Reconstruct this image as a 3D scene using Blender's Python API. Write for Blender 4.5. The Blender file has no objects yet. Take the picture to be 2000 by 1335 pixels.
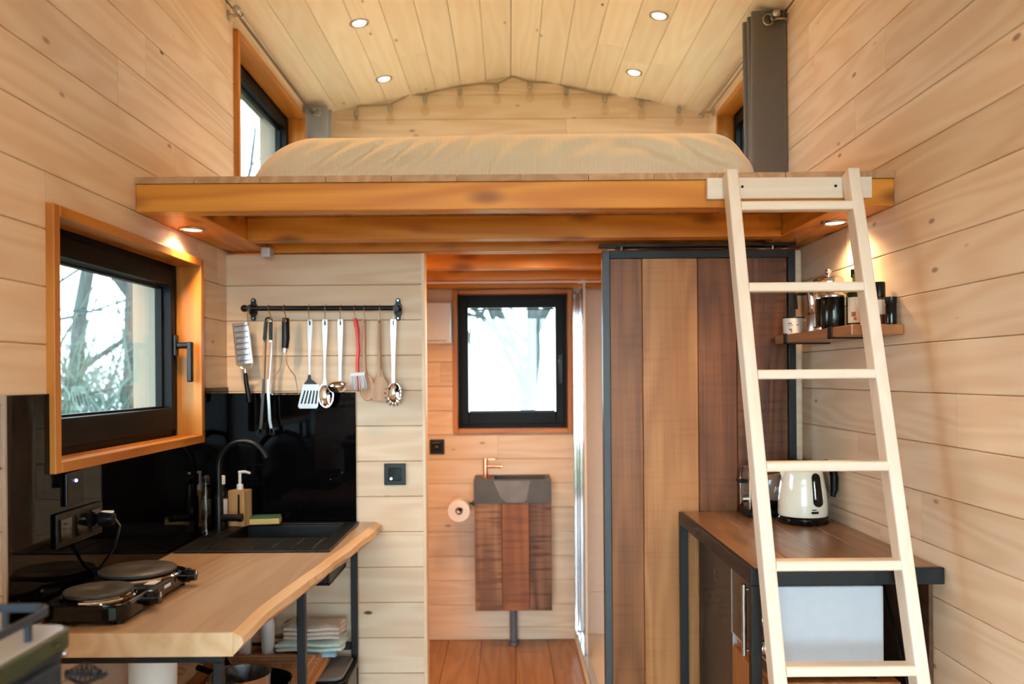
import bpy, math, random
from mathutils import Vector, Matrix
random.seed(7)
SC = bpy.context.scene
COL = SC.collection

# ------------------------------------------------------------------ camera
# metres; camera at x=0, y=0, looking along +y, floor z=0
FPX, U0, V0, CAM_Z, ROLL = 1650.0, 995.0, 735.0, 1.46, math.radians(0.45)
cam_d = bpy.data.cameras.new('camera')
cam = bpy.data.objects.new('camera', cam_d)
COL.objects.link(cam)
cam_d.sensor_fit = 'HORIZONTAL'
cam_d.sensor_width = 36.0
cam_d.lens = FPX / 2000 * 36
cam_d.shift_x = (1000 - U0) / 2000
cam_d.shift_y = (V0 - 667.5) / 2000
cam_d.clip_start = 0.05
cam.matrix_world = Matrix.Translation((0, 0, CAM_Z)) @ Matrix.Rotation(math.pi / 2, 4, 'X') @ Matrix.Rotation(-ROLL, 4, 'Z')
cam_d.dof.use_dof = True
cam_d.dof.focus_distance = 2.45
cam_d.dof.aperture_fstop = 2.4
SC.camera = cam

# ------------------------------------------------------------------ sky, light, exposure
world = bpy.data.worlds.new('sky')
SC.world = world
world.use_nodes = True
bg = world.node_tree.nodes['Background']
bg.inputs['Color'].default_value = (0.70, 0.88, 1.0, 1)
bg.inputs['Strength'].default_value = 5.5
SC.view_settings.view_transform = 'Standard'
SC.view_settings.look = 'None'
SC.view_settings.gamma = 1.0
SC.view_settings.use_curve_mapping = False
SC.view_settings.exposure = 1.05
SC.cycles.use_denoising = True
SC.cycles.use_light_tree = False
SC.cycles.max_bounces = 8
SC.cycles.diffuse_bounces = 5
SC.cycles.glossy_bounces = 3
SC.cycles.use_adaptive_sampling = True
SC.cycles.adaptive_threshold = 0.06
SC.cycles.adaptive_min_samples = 12
SC.cycles.transparent_max_bounces = 12
SC.cycles.transmission_bounces = 6
SC.cycles.caustics_reflective = False
SC.cycles.caustics_refractive = False
SC.cycles.sample_clamp_indirect = 6.0
LAMP_COL, LOFT_LAMP_COL = (1.0, 0.54, 0.21), (1.0, 0.84, 0.63)
LOFT_LAMP_W, SOFFIT_LAMP_W, WASH_LAMP_W, ROOM_LAMP_W = 6.0, 9.0, 19.0, 9.5

PI = math.pi
# hazy low daylight from behind the viewer, through the glazed entrance
sun_d = bpy.data.lights.new('hazy_sun', 'SUN')
sun_d.energy = 0.8; sun_d.angle = math.radians(24); sun_d.color = (0.78, 0.92, 1.0)
sun = bpy.data.objects.new('hazy_sun', sun_d); COL.objects.link(sun)
sun.location = (-3, -10, 5)
sun.rotation_euler = Vector((0.15, 1.0, -0.06)).to_track_quat('-Z', 'Y').to_euler()

def at(px, py, d):
    """photo measurement -> world point at distance d along +y"""
    dx = (px - U0) / FPX; dy = (V0 - py) / FPX
    c, s = math.cos(ROLL), math.sin(ROLL)
    return Vector(((dx * c + dy * s) * d, d, CAM_Z + (-dx * s + dy * c) * d))

# ------------------------------------------------------------------ materials
M = {}
def _mat(name):
    m = bpy.data.materials.new(name); m.use_nodes = True
    nt = m.node_tree
    return m, nt, nt.nodes['Principled BSDF']

def plain(name, col, rough=0.5, metal=0.0, coat=0.0, noise=0.0, nscale=30.0, bump=0.0, spec=0.5, sheen=0.0, trans=0.0):
    m, nt, b = _mat(name)
    b.inputs['Base Color'].default_value = (*col, 1)
    b.inputs['Roughness'].default_value = rough
    b.inputs['Metallic'].default_value = metal
    b.inputs['Coat Weight'].default_value = coat
    b.inputs['Specular IOR Level'].default_value = spec
    b.inputs['Sheen Weight'].default_value = sheen
    b.inputs['Transmission Weight'].default_value = trans
    tc = nt.nodes.new('ShaderNodeTexCoord')
    nz = nt.nodes.new('ShaderNodeTexNoise')
    nz.inputs['Scale'].default_value = nscale; nz.inputs['Detail'].default_value = 4
    nt.links.new(tc.outputs['Object'], nz.inputs['Vector'])
    amt = noise if noise else 0.05
    hs = nt.nodes.new('ShaderNodeMix'); hs.data_type = 'RGBA'
    hs.inputs['A'].default_value = (*[c * (1 - amt) for c in col], 1)
    hs.inputs['B'].default_value = (*[min(1, c * (1 + amt)) for c in col], 1)
    nt.links.new(nz.outputs['Fac'], hs.inputs['Factor'])
    nt.links.new(hs.outputs['Result'], b.inputs['Base Color'])
    if bump:
        bp = nt.nodes.new('ShaderNodeBump'); bp.inputs['Strength'].default_value = bump
        bp.inputs['Distance'].default_value = 0.002
        nt.links.new(nz.outputs['Fac'], bp.inputs['Height'])
        nt.links.new(bp.outputs['Normal'], b.inputs['Normal'])
    M[name] = m
    return m

def wood(name, c1, c2, axis='X', rough=0.5, knot=None, knot_amt=0.0, ring=26.0, ringmix=0.4, fine=0.35, vary=0.12, bump=0.0,
         kscale=(6.0, 14.0, 0.02), kr=(0.14, 0.05), gscale=1.0, saw=0.0, coat=0.0, spec=0.35):
    m, nt, b = _mat(name)
    N, L = nt.nodes.new, nt.links.new
    tc = N('ShaderNodeTexCoord'); oi = N('ShaderNodeObjectInfo')
    off = N('ShaderNodeVectorMath'); off.operation = 'SCALE'
    off.inputs[0].default_value = (41.3, 17.9, 67.1); L(oi.outputs['Random'], off.inputs['Scale'])
    ad = N('ShaderNodeVectorMath'); ad.operation = 'ADD'
    L(tc.outputs['Object'], ad.inputs[0]); L(off.outputs[0], ad.inputs[1])
    def sc(al, ac, an=None):
        an = ac if an is None else an
        v = N('ShaderNodeVectorMath'); v.operation = 'MULTIPLY'
        v.inputs[1].default_value = {'X': (al, an, ac), 'Y': (ac, al, ac), 'Z': (ac, ac, al)}[axis]
        L(ad.outputs[0], v.inputs[0]); return v.outputs[0]
    def noise(vec, detail, dist=0.0):
        n = N('ShaderNodeTexNoise'); n.inputs['Scale'].default_value = 1.0
        n.inputs['Detail'].default_value = detail; n.inputs['Distortion'].default_value = dist
        L(vec, n.inputs['Vector']); return n.outputs['Fac']
    def math_(op, a, bb=None, clamp=False):
        n = N('ShaderNodeMath'); n.operation = op; n.use_clamp = clamp
        for i, x in enumerate((a, bb)):
            if x is None: continue
            if isinstance(x, (int, float)): n.inputs[i].default_value = x
            else: L(x, n.inputs[i])
        return n.outputs[0]
    low = noise(sc(0.55 * gscale, 5.5 * gscale), 2.0)
    rg = math_('SINE', math_('MULTIPLY', low, ring * 2.4))
    rg = math_('MULTIPLY_ADD', rg, 0.5); 
    rg_node = rg.node; rg_node.inputs[2].default_value = 0.5
    fn = noise(sc(3.0 * gscale, 120 * gscale), 3.0)
    bl = noise(sc(1.2 * gscale, 3.0 * gscale), 3.0)
    f = math_('ADD', math_('MULTIPLY', rg, ringmix), math_('MULTIPLY', fn, fine))
    f = math_('ADD', f, math_('MULTIPLY', bl, 1.0 - ringmix - fine))
    if saw:
        sw = noise(sc(60.0, 3.0), 2.0)
        sm = N('ShaderNodeMapRange'); sm.inputs['From Min'].default_value = .50; sm.inputs['From Max'].default_value = .68
        L(sw, sm.inputs['Value'])
        f = math_('ADD', f, math_('MULTIPLY', math_('MULTIPLY', sm.outputs[0], noise(sc(5, 7), 2)), saw), True)
    st = N('ShaderNodeMapRange'); st.inputs['From Min'].default_value = 0.22; st.inputs['From Max'].default_value = 0.78
    L(f, st.inputs['Value'])
    mx = N('ShaderNodeMix'); mx.data_type = 'RGBA'
    mx.inputs['A'].default_value = (*c1, 1); mx.inputs['B'].default_value = (*c2, 1)
    L(st.outputs[0], mx.inputs['Factor'])
    col = mx.outputs['Result']
    if knot:
        vo = N('ShaderNodeTexVoronoi'); vo.inputs['Scale'].default_value = 1.0
        L(sc(*kscale), vo.inputs['Vector'])
        mr = N('ShaderNodeMapRange'); mr.interpolation_type = 'SMOOTHSTEP'
        mr.inputs['From Min'].default_value = kr[0]; mr.inputs['From Max'].default_value = kr[1]
        L(vo.outputs['Distance'], mr.inputs['Value'])
        sp = N('ShaderNodeSeparateColor'); L(vo.outputs['Color'], sp.inputs[0])
        on = math_('LESS_THAN', sp.outputs[0], knot_amt)
        k = math_('MULTIPLY', mr.outputs[0], on)
        k = math_('MULTIPLY', k, math_('MULTIPLY_ADD', sp.outputs[1], 0.6)); k.node.inputs[2].default_value = 0.0
        pre = k.node.inputs[1].links[0].from_node; pre.inputs[2].default_value = 0.55
        mk = N('ShaderNodeMix'); mk.data_type = 'RGBA'
        L(k, mk.inputs['Factor']); L(col, mk.inputs['A']); mk.inputs['B'].default_value = (*knot, 1)
        col = mk.outputs['Result']
    hv = N('ShaderNodeHueSaturation')
    va = math_('MULTIPLY_ADD', oi.outputs['Random'], vary * 2); va.node.inputs[2].default_value = 1.0 - vary
    L(va, hv.inputs['Value']); L(col, hv.inputs['Color'])
    L(hv.outputs[0], b.inputs['Base Color'])
    b.inputs['Roughness'].default_value = rough
    b.inputs['Coat Weight'].default_value = coat
    b.inputs['Coat Roughness'].default_value = 0.25
    b.inputs['Specular IOR Level'].default_value = spec
    if bump:
        bp = N('ShaderNodeBump'); bp.inputs['Strength'].default_value = bump; bp.inputs['Distance'].default_value = 0.002
        L(fn, bp.inputs['Height']); L(bp.outputs[0], b.inputs['Normal'])
    M[name] = m
    return m

def glass(name, tint=(0.95, 0.985, 0.98), refl=1.0):
    m = bpy.data.materials.new(name); m.use_nodes = True
    nt = m.node_tree; nt.nodes.clear(); N, L = nt.nodes.new, nt.links.new
    out = N('ShaderNodeOutputMaterial'); mix = N('ShaderNodeMixShader')
    tr = N('ShaderNodeBsdfTransparent'); tr.inputs[0].default_value = (*tint, 1)
    gl = N('ShaderNodeBsdfGlossy'); gl.inputs['Roughness'].default_value = 0.0
    fr = N('ShaderNodeFresnel'); geo = N('ShaderNodeNewGeometry')      # the same reflectance on both faces of the thin sheet
    ir = N('ShaderNodeMapRange'); ir.inputs['To Min'].default_value = 1.45; ir.inputs['To Max'].default_value = 1 / 1.45
    L(geo.outputs['Backfacing'], ir.inputs['Value']); L(ir.outputs[0], fr.inputs['IOR'])
    mu = N('ShaderNodeMath'); mu.operation = 'MULTIPLY'; mu.inputs[1].default_value = refl
    L(fr.outputs[0], mu.inputs[0]); L(mu.outputs[0], mix.inputs[0])
    L(tr.outputs[0], mix.inputs[1]); L(gl.outputs[0], mix.inputs[2]); L(mix.outputs[0], out.inputs[0])
    M[name] = m
    return m

def glow(name, col, strength):
    m, nt, b = _mat(name)
    b.inputs['Base Color'].default_value = (*col, 1)
    b.inputs['Emission Color'].default_value = (*col, 1)
    b.inputs['Emission Strength'].default_value = strength
    M[name] = m

def corduroy(name, c1, c2, freq, bump):
    m, nt, b = _mat(name); N, L = nt.nodes.new, nt.links.new
    tc = N('ShaderNodeTexCoord'); wv = N('ShaderNodeTexWave')
    wv.wave_type = 'BANDS'; wv.bands_direction = 'X'; wv.inputs['Scale'].default_value = freq
    wv.inputs['Distortion'].default_value = 1.2; wv.inputs['Detail'].default_value = 1.0; wv.inputs['Detail Scale'].default_value = 0.6
    L(tc.outputs['Object'], wv.inputs['Vector'])
    mx = N('ShaderNodeMix'); mx.data_type = 'RGBA'
    mx.inputs['A'].default_value = (*c1, 1); mx.inputs['B'].default_value = (*c2, 1)
    L(wv.outputs['Fac'], mx.inputs['Factor']); L(mx.outputs['Result'], b.inputs['Base Color'])
    b.inputs['Roughness'].default_value = 0.9; b.inputs['Sheen Weight'].default_value = 0.2
    b.inputs['Specular IOR Level'].default_value = 0.15
    bp = N('ShaderNodeBump'); bp.inputs['Strength'].default_value = bump; bp.inputs['Distance'].default_value = 0.003
    L(wv.outputs['Fac'], bp.inputs['Height']); L(bp.outputs[0], b.inputs['Normal'])
    M[name] = m

PINE1, PINE2, KNOT = (0.86, 0.68, 0.50), (0.765, 0.55, 0.365), (0.17, 0.065, 0.02)
wood('pine', PINE1, PINE2, knot=KNOT, knot_amt=0.30, rough=0.55, vary=0.07)
wood('ceiling_pine', (0.89, 0.79, 0.65), (0.84, 0.71, 0.55), knot=KNOT, knot_amt=0.25, rough=0.55, vary=0.06)
for ax in 'XYZ':
    wood('casing_' + ax, (0.56, 0.215, 0.034), (0.43, 0.14, 0.018), axis=ax, rough=0.42, ring=20, ringmix=0.5, vary=0.08, coat=0.04)
    wood('stain_' + ax, (0.72, 0.30, 0.042), (0.58, 0.20, 0.022), axis=ax, knot=(0.16, 0.035, 0.008), knot_amt=0.95, kr=(0.36, 0.08), kscale=(4.5, 11.0, 0.02 if ax == 'X' else 11.0),
         rough=0.42, ring=20, ringmix=0.5, vary=0.06, coat=0.04)
BK = dict(axis='X', rough=0.42, ring=24, ringmix=0.35, fine=0.4, vary=0.03, bump=0.3, knot=(.04, .014, .007), knot_amt=.12)
wood('barn_a', (0.52, 0.235, 0.080), (0.36, 0.140, 0.043), saw=0.25, **BK)
wood('barn_b', (0.31, 0.118, 0.036), (0.17, 0.056, 0.016), saw=0.2, **BK)
wood('barn_c', (0.235, 0.082, 0.024), (0.12, 0.037, 0.011), saw=0.2, **BK)
wood('barn_d', (0.17, 0.056, 0.018), (0.075, 0.023, 0.008), saw=0.7, **BK)
wood('loft_board', (0.56, 0.34, 0.19), (0.42, 0.23, 0.11), axis='X', rough=0.5, vary=0.12)
wood('slab_oak', (0.53, 0.375, 0.245), (0.42, 0.275, 0.165), axis='Y', rough=0.32, ring=30, ringmix=0.35, fine=.4, vary=0.0, coat=0.25)
wood('slab_edge', (0.74, 0.53, 0.33), (0.62, 0.40, 0.21), axis='Y', rough=0.55, ring=22, ringmix=0.4, vary=0.0)
wood('shelf_oak', (0.50, 0.26, 0.10), (0.36, 0.16, 0.055), axis='Y', rough=0.4, vary=0.0)
wood('desk_oak', (0.42, 0.185, 0.068), (0.29, 0.115, 0.04), axis='Y', rough=0.3, ring=26, vary=0.08, coat=0.25)
wood('desk_board', (0.33, 0.17, 0.072), (0.22, 0.10, 0.042), axis='X', rough=0.3, ring=26, vary=0.12, coat=0.25)
wood('floor_oak', (0.44, 0.235, 0.11), (0.33, 0.155, 0.065), axis='X', rough=0.35, vary=0.12, knot=(.12, .05, .02), knot_amt=.12)
wood('mango', (0.40, 0.205, 0.10), (0.17, 0.07, 0.032), axis='X', rough=0.55, ring=16, ringmix=0.35, fine=.2, vary=0.22, saw=1.1, bump=0.3)
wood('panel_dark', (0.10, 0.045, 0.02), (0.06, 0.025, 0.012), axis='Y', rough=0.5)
wood('mango_red', (0.34, 0.125, 0.045), (0.19, 0.065, 0.026), axis='X', rough=0.55, ring=16, ringmix=0.35, fine=.2, vary=0.03, saw=0.6, bump=0.3)
wood('mango_dark', (0.26, 0.125, 0.065), (0.075, 0.032, 0.018), axis='X', rough=0.55, ring=16, ringmix=0.35, fine=.2, vary=0.03, saw=1.3, bump=0.3)
wood('mango_side', (0.34, 0.17, 0.085), (0.2, 0.09, 0.045), axis='Z', rough=0.55)
wood('desk_shelf', (0.50, 0.24, 0.085), (0.36, 0.15, 0.05), axis='X', rough=0.4, vary=0.05)
wood('ladder_x', (0.88, 0.79, 0.68), (0.82, 0.70, 0.57), axis='X', rough=0.5, vary=0.03, ringmix=.3)
wood('ladder_z', (0.88, 0.79, 0.68), (0.82, 0.70, 0.57), axis='Z', rough=0.5, vary=0.03, ringmix=.3)
wood('spoon_wood', (0.56, 0.35, 0.23), (0.46, 0.27, 0.165), axis='Z', rough=0.65, vary=0.05)
wood('board_wood', (0.50, 0.30, 0.17), (0.33, 0.17, 0.085), axis='X', rough=0.5, vary=0.0, ring=34)
wood('bamboo', (0.62, 0.40, 0.19), (0.50, 0.28, 0.11), axis='Z', rough=0.45, vary=0.0)
wood('crate_wood', (0.40, 0.17, 0.055), (0.28, 0.10, 0.03), axis='Z', rough=0.4, vary=0.0)
wood('bark', (0.085, 0.10, 0.098), (0.05, 0.06, 0.058), axis='Z', rough=0.9, vary=0.1, spec=0.1)
plain('shrub_green', (0.085, 0.12, 0.095), rough=0.8)
plain('earth', (0.14, 0.15, 0.09), rough=1.0, noise=0.4, nscale=2.0)
plain('backing', (0.30, 0.19, 0.10), rough=0.9)
plain('render_white', (0.75, 0.72, 0.66), rough=0.8)
plain('black_frame', (0.008, 0.0075, 0.008), rough=0.42, spec=0.10)
plain('matte_black', (0.005, 0.005, 0.006), rough=0.38, spec=0.35)
plain('black_plastic', (0.005, 0.005, 0.006), rough=0.3, spec=0.3)
plain('gloss_black', (0.004, 0.005, 0.006), rough=0.12, spec=0.4)
plain('black_glass', (0.002, 0.002, 0.003), rough=0.03, spec=0.13)
plain('sink_black', (0.009, 0.0105, 0.014), rough=0.42, bump=0.2, nscale=400)
plain('steel_dark', (0.012, 0.014, 0.017), rough=0.42, metal=0.0, spec=0.35, noise=0.25, nscale=14)
plain('steel_grey', (0.050, 0.058, 0.064), rough=0.45, metal=0.2, noise=0.2, nscale=10)
plain('chrome', (0.80, 0.81, 0.83), rough=0.08, metal=1.0)
plain('brushed', (0.62, 0.63, 0.64), rough=0.28, metal=1.0)
plain('nickel', (0.50, 0.47, 0.43), rough=0.25, metal=1.0)
plain('silver_paint', (0.52, 0.55, 0.60), rough=0.4, metal=0.25)
plain('copper', (0.86, 0.40, 0.25), rough=0.2, metal=1.0)
plain('iron_plate', (0.075, 0.072, 0.075), rough=0.45, metal=0.3)
plain('white_plastic', (0.78, 0.80, 0.82), rough=0.35)
plain('white_enamel', (0.80, 0.80, 0.74), rough=0.15, coat=0.5)
plain('kettle_cream', (0.80, 0.78, 0.66), rough=0.12, coat=0.6)
plain('paper', (0.86, 0.84, 0.80), rough=0.95)
plain('card', (0.16, 0.05, 0.03), rough=0.8)
plain('red_silicone', (0.80, 0.045, 0.04), rough=0.35)
plain('bristle', (0.72, 0.72, 0.76), rough=0.5)
plain('sponge_yellow', (0.80, 0.60, 0.22), rough=1.0, bump=0.6, nscale=300)
plain('scourer', (0.06, 0.18, 0.11), rough=1.0, bump=0.6, nscale=300)
plain('slate', (0.075, 0.068, 0.062), rough=0.55, noise=0.5, nscale=9)
plain('slate_pale', (0.17, 0.155, 0.14), rough=0.5, noise=0.4, nscale=14)
plain('beige_panel', (0.82, 0.74, 0.65), rough=0.45)
plain('tray_white', (0.80, 0.78, 0.74), rough=0.3)
plain('curtain_grey', (0.16, 0.145, 0.135), rough=0.95, sheen=0.3, bump=0.3, nscale=500)
plain('curtain_pale', (0.30, 0.30, 0.315), rough=0.95, sheen=0.3, bump=0.3, nscale=500)
plain('fridge_dark', (0.045, 0.036, 0.033), rough=0.35, metal=0.2)
plain('fridge_logo', (0.12, 0.10, 0.09), rough=0.4)
plain('oven_black', (0.02, 0.012, 0.008), rough=0.12)
plain('oven_white', (0.50, 0.54, 0.60), rough=0.4)
plain('stove_green', (0.045, 0.065, 0.035), rough=0.4)
plain('stove_grey', (0.035, 0.05, 0.072), rough=0.5)
plain('plate_grey', (0.52, 0.56, 0.62), rough=0.35, metal=0.3)
plain('bin_grey', (0.16, 0.165, 0.18), rough=0.5)
plain('pipe_grey', (0.13, 0.13, 0.145), rough=0.45)
plain('towel_pale', (0.74, 0.66, 0.58), rough=1.0, noise=0.2, nscale=60, bump=0.5)
plain('towel_mint', (0.58, 0.74, 0.70), rough=1.0, noise=0.2, nscale=60, bump=0.5)
plain('towel_blue', (0.36, 0.60, 0.74), rough=1.0, noise=0.2, nscale=60, bump=0.5)
plain('bottle_green', (0.012, 0.030, 0.008), rough=0.12)
plain('oil_yellow', (0.42, 0.33, 0.03), rough=0.15)
plain('label_paper', (0.72, 0.68, 0.55), rough=0.7)
plain('label_red', (0.35, 0.10, 0.04), rough=0.7)
plain('coffee', (0.010, 0.008, 0.007), rough=0.1)
plain('socket_cream', (0.75, 0.70, 0.62), rough=0.6)
plain('reveal_wood', (0.26, 0.22, 0.165), rough=0.8)
plain('string_cable', (0.34, 0.26, 0.16), rough=0.5)
corduroy('sheet_beige', (0.90, 0.78, 0.58), (0.80, 0.65, 0.44), 55.0, 0.25)
glass('window_glass'); glass('clear_glass', (0.97, 0.98, 0.98), 1.0); glass('bulb_glass', (0.97, 0.95, 0.90), 0.7)
glow('lamp_lens', (1.0, 0.90, 0.74), 9.0)
glow('blue_led', (0.25, 0.30, 1.0), 6.0)
glow('white_led', (0.55, 0.62, 1.0), 7.0)

# ------------------------------------------------------------------ mesh helpers
class MB:
    def __init__(s): s.v = []; s.f = []; s.sm = []
    def add(s, vf, Mx=None, smooth=False):
        b = len(s.v)
        for p in vf[0]:
            p = Vector(p)
            s.v.append(tuple(Mx @ p) if Mx is not None else tuple(p))
        for f in vf[1]:
            s.f.append(tuple(i + b for i in f)); s.sm.append(smooth)
        return s
    def box(s, x0, x1, y0, y1, z0, z1, Mx=None):
        v = [(x0, y0, z0), (x1, y0, z0), (x1, y1, z0), (x0, y1, z0), (x0, y0, z1), (x1, y0, z1), (x1, y1, z1), (x0, y1, z1)]
        f = [(0, 3, 2, 1), (4, 5, 6, 7), (0, 1, 5, 4), (1, 2, 6, 5), (2, 3, 7, 6), (3, 0, 4, 7)]
        return s.add((v, f), Mx)
    def tube(s, path, r, n=10, Mx=None, caps=True, closed=False):
        return s.add(tube_vf(path, r, n, caps, closed), Mx, True)
    def lathe(s, prof, n=28, Mx=None):
        return s.add(lathe_vf(prof, n), Mx, True)
    def prism(s, poly, a, b, plane='XZ', Mx=None, smooth=False):
        n = len(poly)
        mk = {'XZ': lambda u, w, t: (u, t, w), 'XY': lambda u, w, t: (u, w, t), 'YZ': lambda u, w, t: (t, u, w)}[plane]
        v = [mk(u, w, a) for u, w in poly] + [mk(u, w, b) for u, w in poly]
        f = [tuple(range(n))[::-1], tuple(range(n, 2 * n))] + [(i, (i + 1) % n, n + (i + 1) % n, n + i) for i in range(n)]
        return s.add((v, f), Mx, smooth)
    def sphere(s, c, r, n=14, sq=(1, 1, 1)):
        prof = [(r * math.sin(math.pi * i / n), -r * math.cos(math.pi * i / n)) for i in range(n + 1)]
        return s.lathe(prof, n * 2, Matrix.Translation(c) @ Matrix.Diagonal((*sq, 1)))

def tube_vf(path, r, n=10, caps=True, closed=False):
    P = [Vector(p) for p in path]; m = len(P)
    R = r if isinstance(r, (list, tuple)) else [r] * m
    v, f = [], []
    up = None
    for i in range(m):
        if closed: t = P[(i + 1) % m] - P[i - 1]
        else: t = P[min(i + 1, m - 1)] - P[max(i - 1, 0)]
        t.normalize()
        if up is None:
            up = Vector((0, 0, 1)) if abs(t.z) < 0.9 else Vector((1, 0, 0))
        a = t.cross(up)
        if a.length < 1e-6: a = t.orthogonal()
        a.normalize(); up = a.cross(t); up.normalize()
        for k in range(n):
            q = 2 * math.pi * k / n
            v.append(P[i] + (a * math.cos(q) + up * math.sin(q)) * R[i])
    rows = m if closed else m - 1
    for i in range(rows):
        j = (i + 1) % m
        for k in range(n):
            k2 = (k + 1) % n
            f.append((i * n + k, j * n + k, j * n + k2, i * n + k2))
    if caps and not closed:
        f.append(tuple(range(n))); f.append(tuple(range((m - 1) * n, m * n))[::-1])
    return v, f

def lathe_vf(prof, n=28):
    v, f, idx = [], [], []
    for r, z in prof:
        if r < 1e-6: idx.append([len(v)]); v.append((0, 0, z))
        else:
            idx.append(list(range(len(v), len(v) + n)))
            v += [(r * math.cos(2 * math.pi * k / n), r * math.sin(2 * math.pi * k / n), z) for k in range(n)]
    for a, b in zip(idx, idx[1:]):
        for k in range(n):
            k2 = (k + 1) % n
            if len(a) == 1 and len(b) == 1: continue
            if len(a) == 1: f.append((a[0], b[k2], b[k]))
            elif len(b) == 1: f.append((a[k], a[k2], b[0]))
            else: f.append((a[k], a[k2], b[k2], b[k]))
    return v, f

def arc(cx, cz, r, a0, a1, n):
    return [(cx + r * math.cos(math.radians(a0 + (a1 - a0) * i / n)), cz + r * math.sin(math.radians(a0 + (a1 - a0) * i / n))) for i in range(n + 1)]
def rrect(x0, x1, z0, z1, r, n=5):
    return arc(x1 - r, z0 + r, r, -90, 0, n) + arc(x1 - r, z1 - r, r, 0, 90, n) + arc(x0 + r, z1 - r, r, 90, 180, n) + arc(x0 + r, z0 + r, r, 180, 270, n)

T = Matrix.Translation
def Rm(deg, ax): return Matrix.Rotation(math.radians(deg), 4, ax)
ORIGIN = {}
def props(o, label=None, cat=None, group=None, kind=None):
    if label: o['label'] = label
    if cat: o['category'] = cat
    if group: o['group'] = group
    if kind: o['kind'] = kind
    return o
def empty(name, loc, label=None, cat=None, group=None, kind=None):
    o = bpy.data.objects.new(name, None); COL.objects.link(o)
    o.empty_display_size = 0.05; o.location = loc; ORIGIN[o.name] = Vector(loc)
    return props(o, label, cat, group, kind)
def mesh_of(name, mb, mat, shift=Vector((0, 0, 0)), sharp=38):
    me = bpy.data.meshes.new(name)
    me.from_pydata([tuple(Vector(p) - shift) for p in mb.v], [], mb.f)
    me.polygons.foreach_set('use_smooth', mb.sm)
    if any(mb.sm): me.set_sharp_from_angle(angle=math.radians(sharp))
    me.materials.append(M[mat]); me.update()
    return me
def obj(name, mb, mat, parent=None, bevel=0.0, sub=0, at_base=None, seg=2):
    """mesh data is given in world metres; a top-level mesh gets its origin at at_base"""
    org = ORIGIN[parent.name] if parent else Vector(at_base if at_base else (0, 0, 0))
    o = bpy.data.objects.new(name, mesh_of(name, mb, mat, org)); COL.objects.link(o)
    if parent: o.parent = parent
    else: o.location = org
    ORIGIN[o.name] = org
    if bevel:
        m = o.modifiers.new('bevel', 'BEVEL'); m.width = bevel; m.segments = seg; m.limit_method = 'ANGLE'; m.angle_limit = math.radians(35)
    if sub:
        m = o.modifiers.new('sub', 'SUBSURF'); m.levels = sub; m.render_levels = sub
    return o
def thing(name, mb, mat, label, cat, group=None, bevel=0.0, base=None, kind=None, sub=0):
    return props(obj(name, mb, mat, None, bevel, sub, base), label, cat, group, kind)
def text(name, body, size, mat, parent, Mx, extrude=0.0005):
    c = bpy.data.curves.new(name, 'FONT'); c.body = body; c.size = size; c.extrude = extrude
    c.align_x = 'CENTER'; c.align_y = 'CENTER'; c.materials.append(M[mat])
    c.shear = 0.25
    tmp = bpy.data.objects.new(name, c); COL.objects.link(tmp)
    me = bpy.data.meshes.new_from_object(tmp.evaluated_get(bpy.context.evaluated_depsgraph_get()))
    bpy.data.objects.remove(tmp); bpy.data.curves.remove(c)
    o = bpy.data.objects.new(name, me); COL.objects.link(o); o.parent = parent
    o.matrix_local = T(-ORIGIN[parent.name]) @ Mx
    return o

# planks: local x = length, visible face at local y = 0 looking to -y, z = width
PLANKS = {}
def plank_mesh(L, W, Th, mat, ch=0.0022):
    key = (round(L, 3), round(W, 3), round(Th, 3), mat)
    if key in PLANKS: return PLANKS[key]
    a, w = L / 2 - 0.0006, W / 2 - 0.0008
    ring = [(Th, -w), (Th, w), (ch, w), (0, w - ch), (0, -w + ch), (ch, -w)]
    v = [(-a, y, z) for y, z in ring] + [(a, y, z) for y, z in ring]
    f = [(0, 1, 2, 3, 4, 5), (11, 10, 9, 8, 7, 6)] + [(i, 6 + i, 6 + (i + 1) % 6, (i + 1) % 6) for i in range(6)]
    me = bpy.data.meshes.new('plank'); me.from_pydata(v, [], [t[::-1] for t in f]); me.materials.append(M[mat]); me.update()
    PLANKS[key] = me
    return me
def plank(parent, L, W, Th, mat, Mx, name='plank'):
    o = bpy.data.objects.new(name, plank_mesh(L, W, Th, mat)); COL.objects.link(o)
    o.parent = parent; o.matrix_local = T(-ORIGIN[parent.name]) @ Mx
    return o
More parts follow.
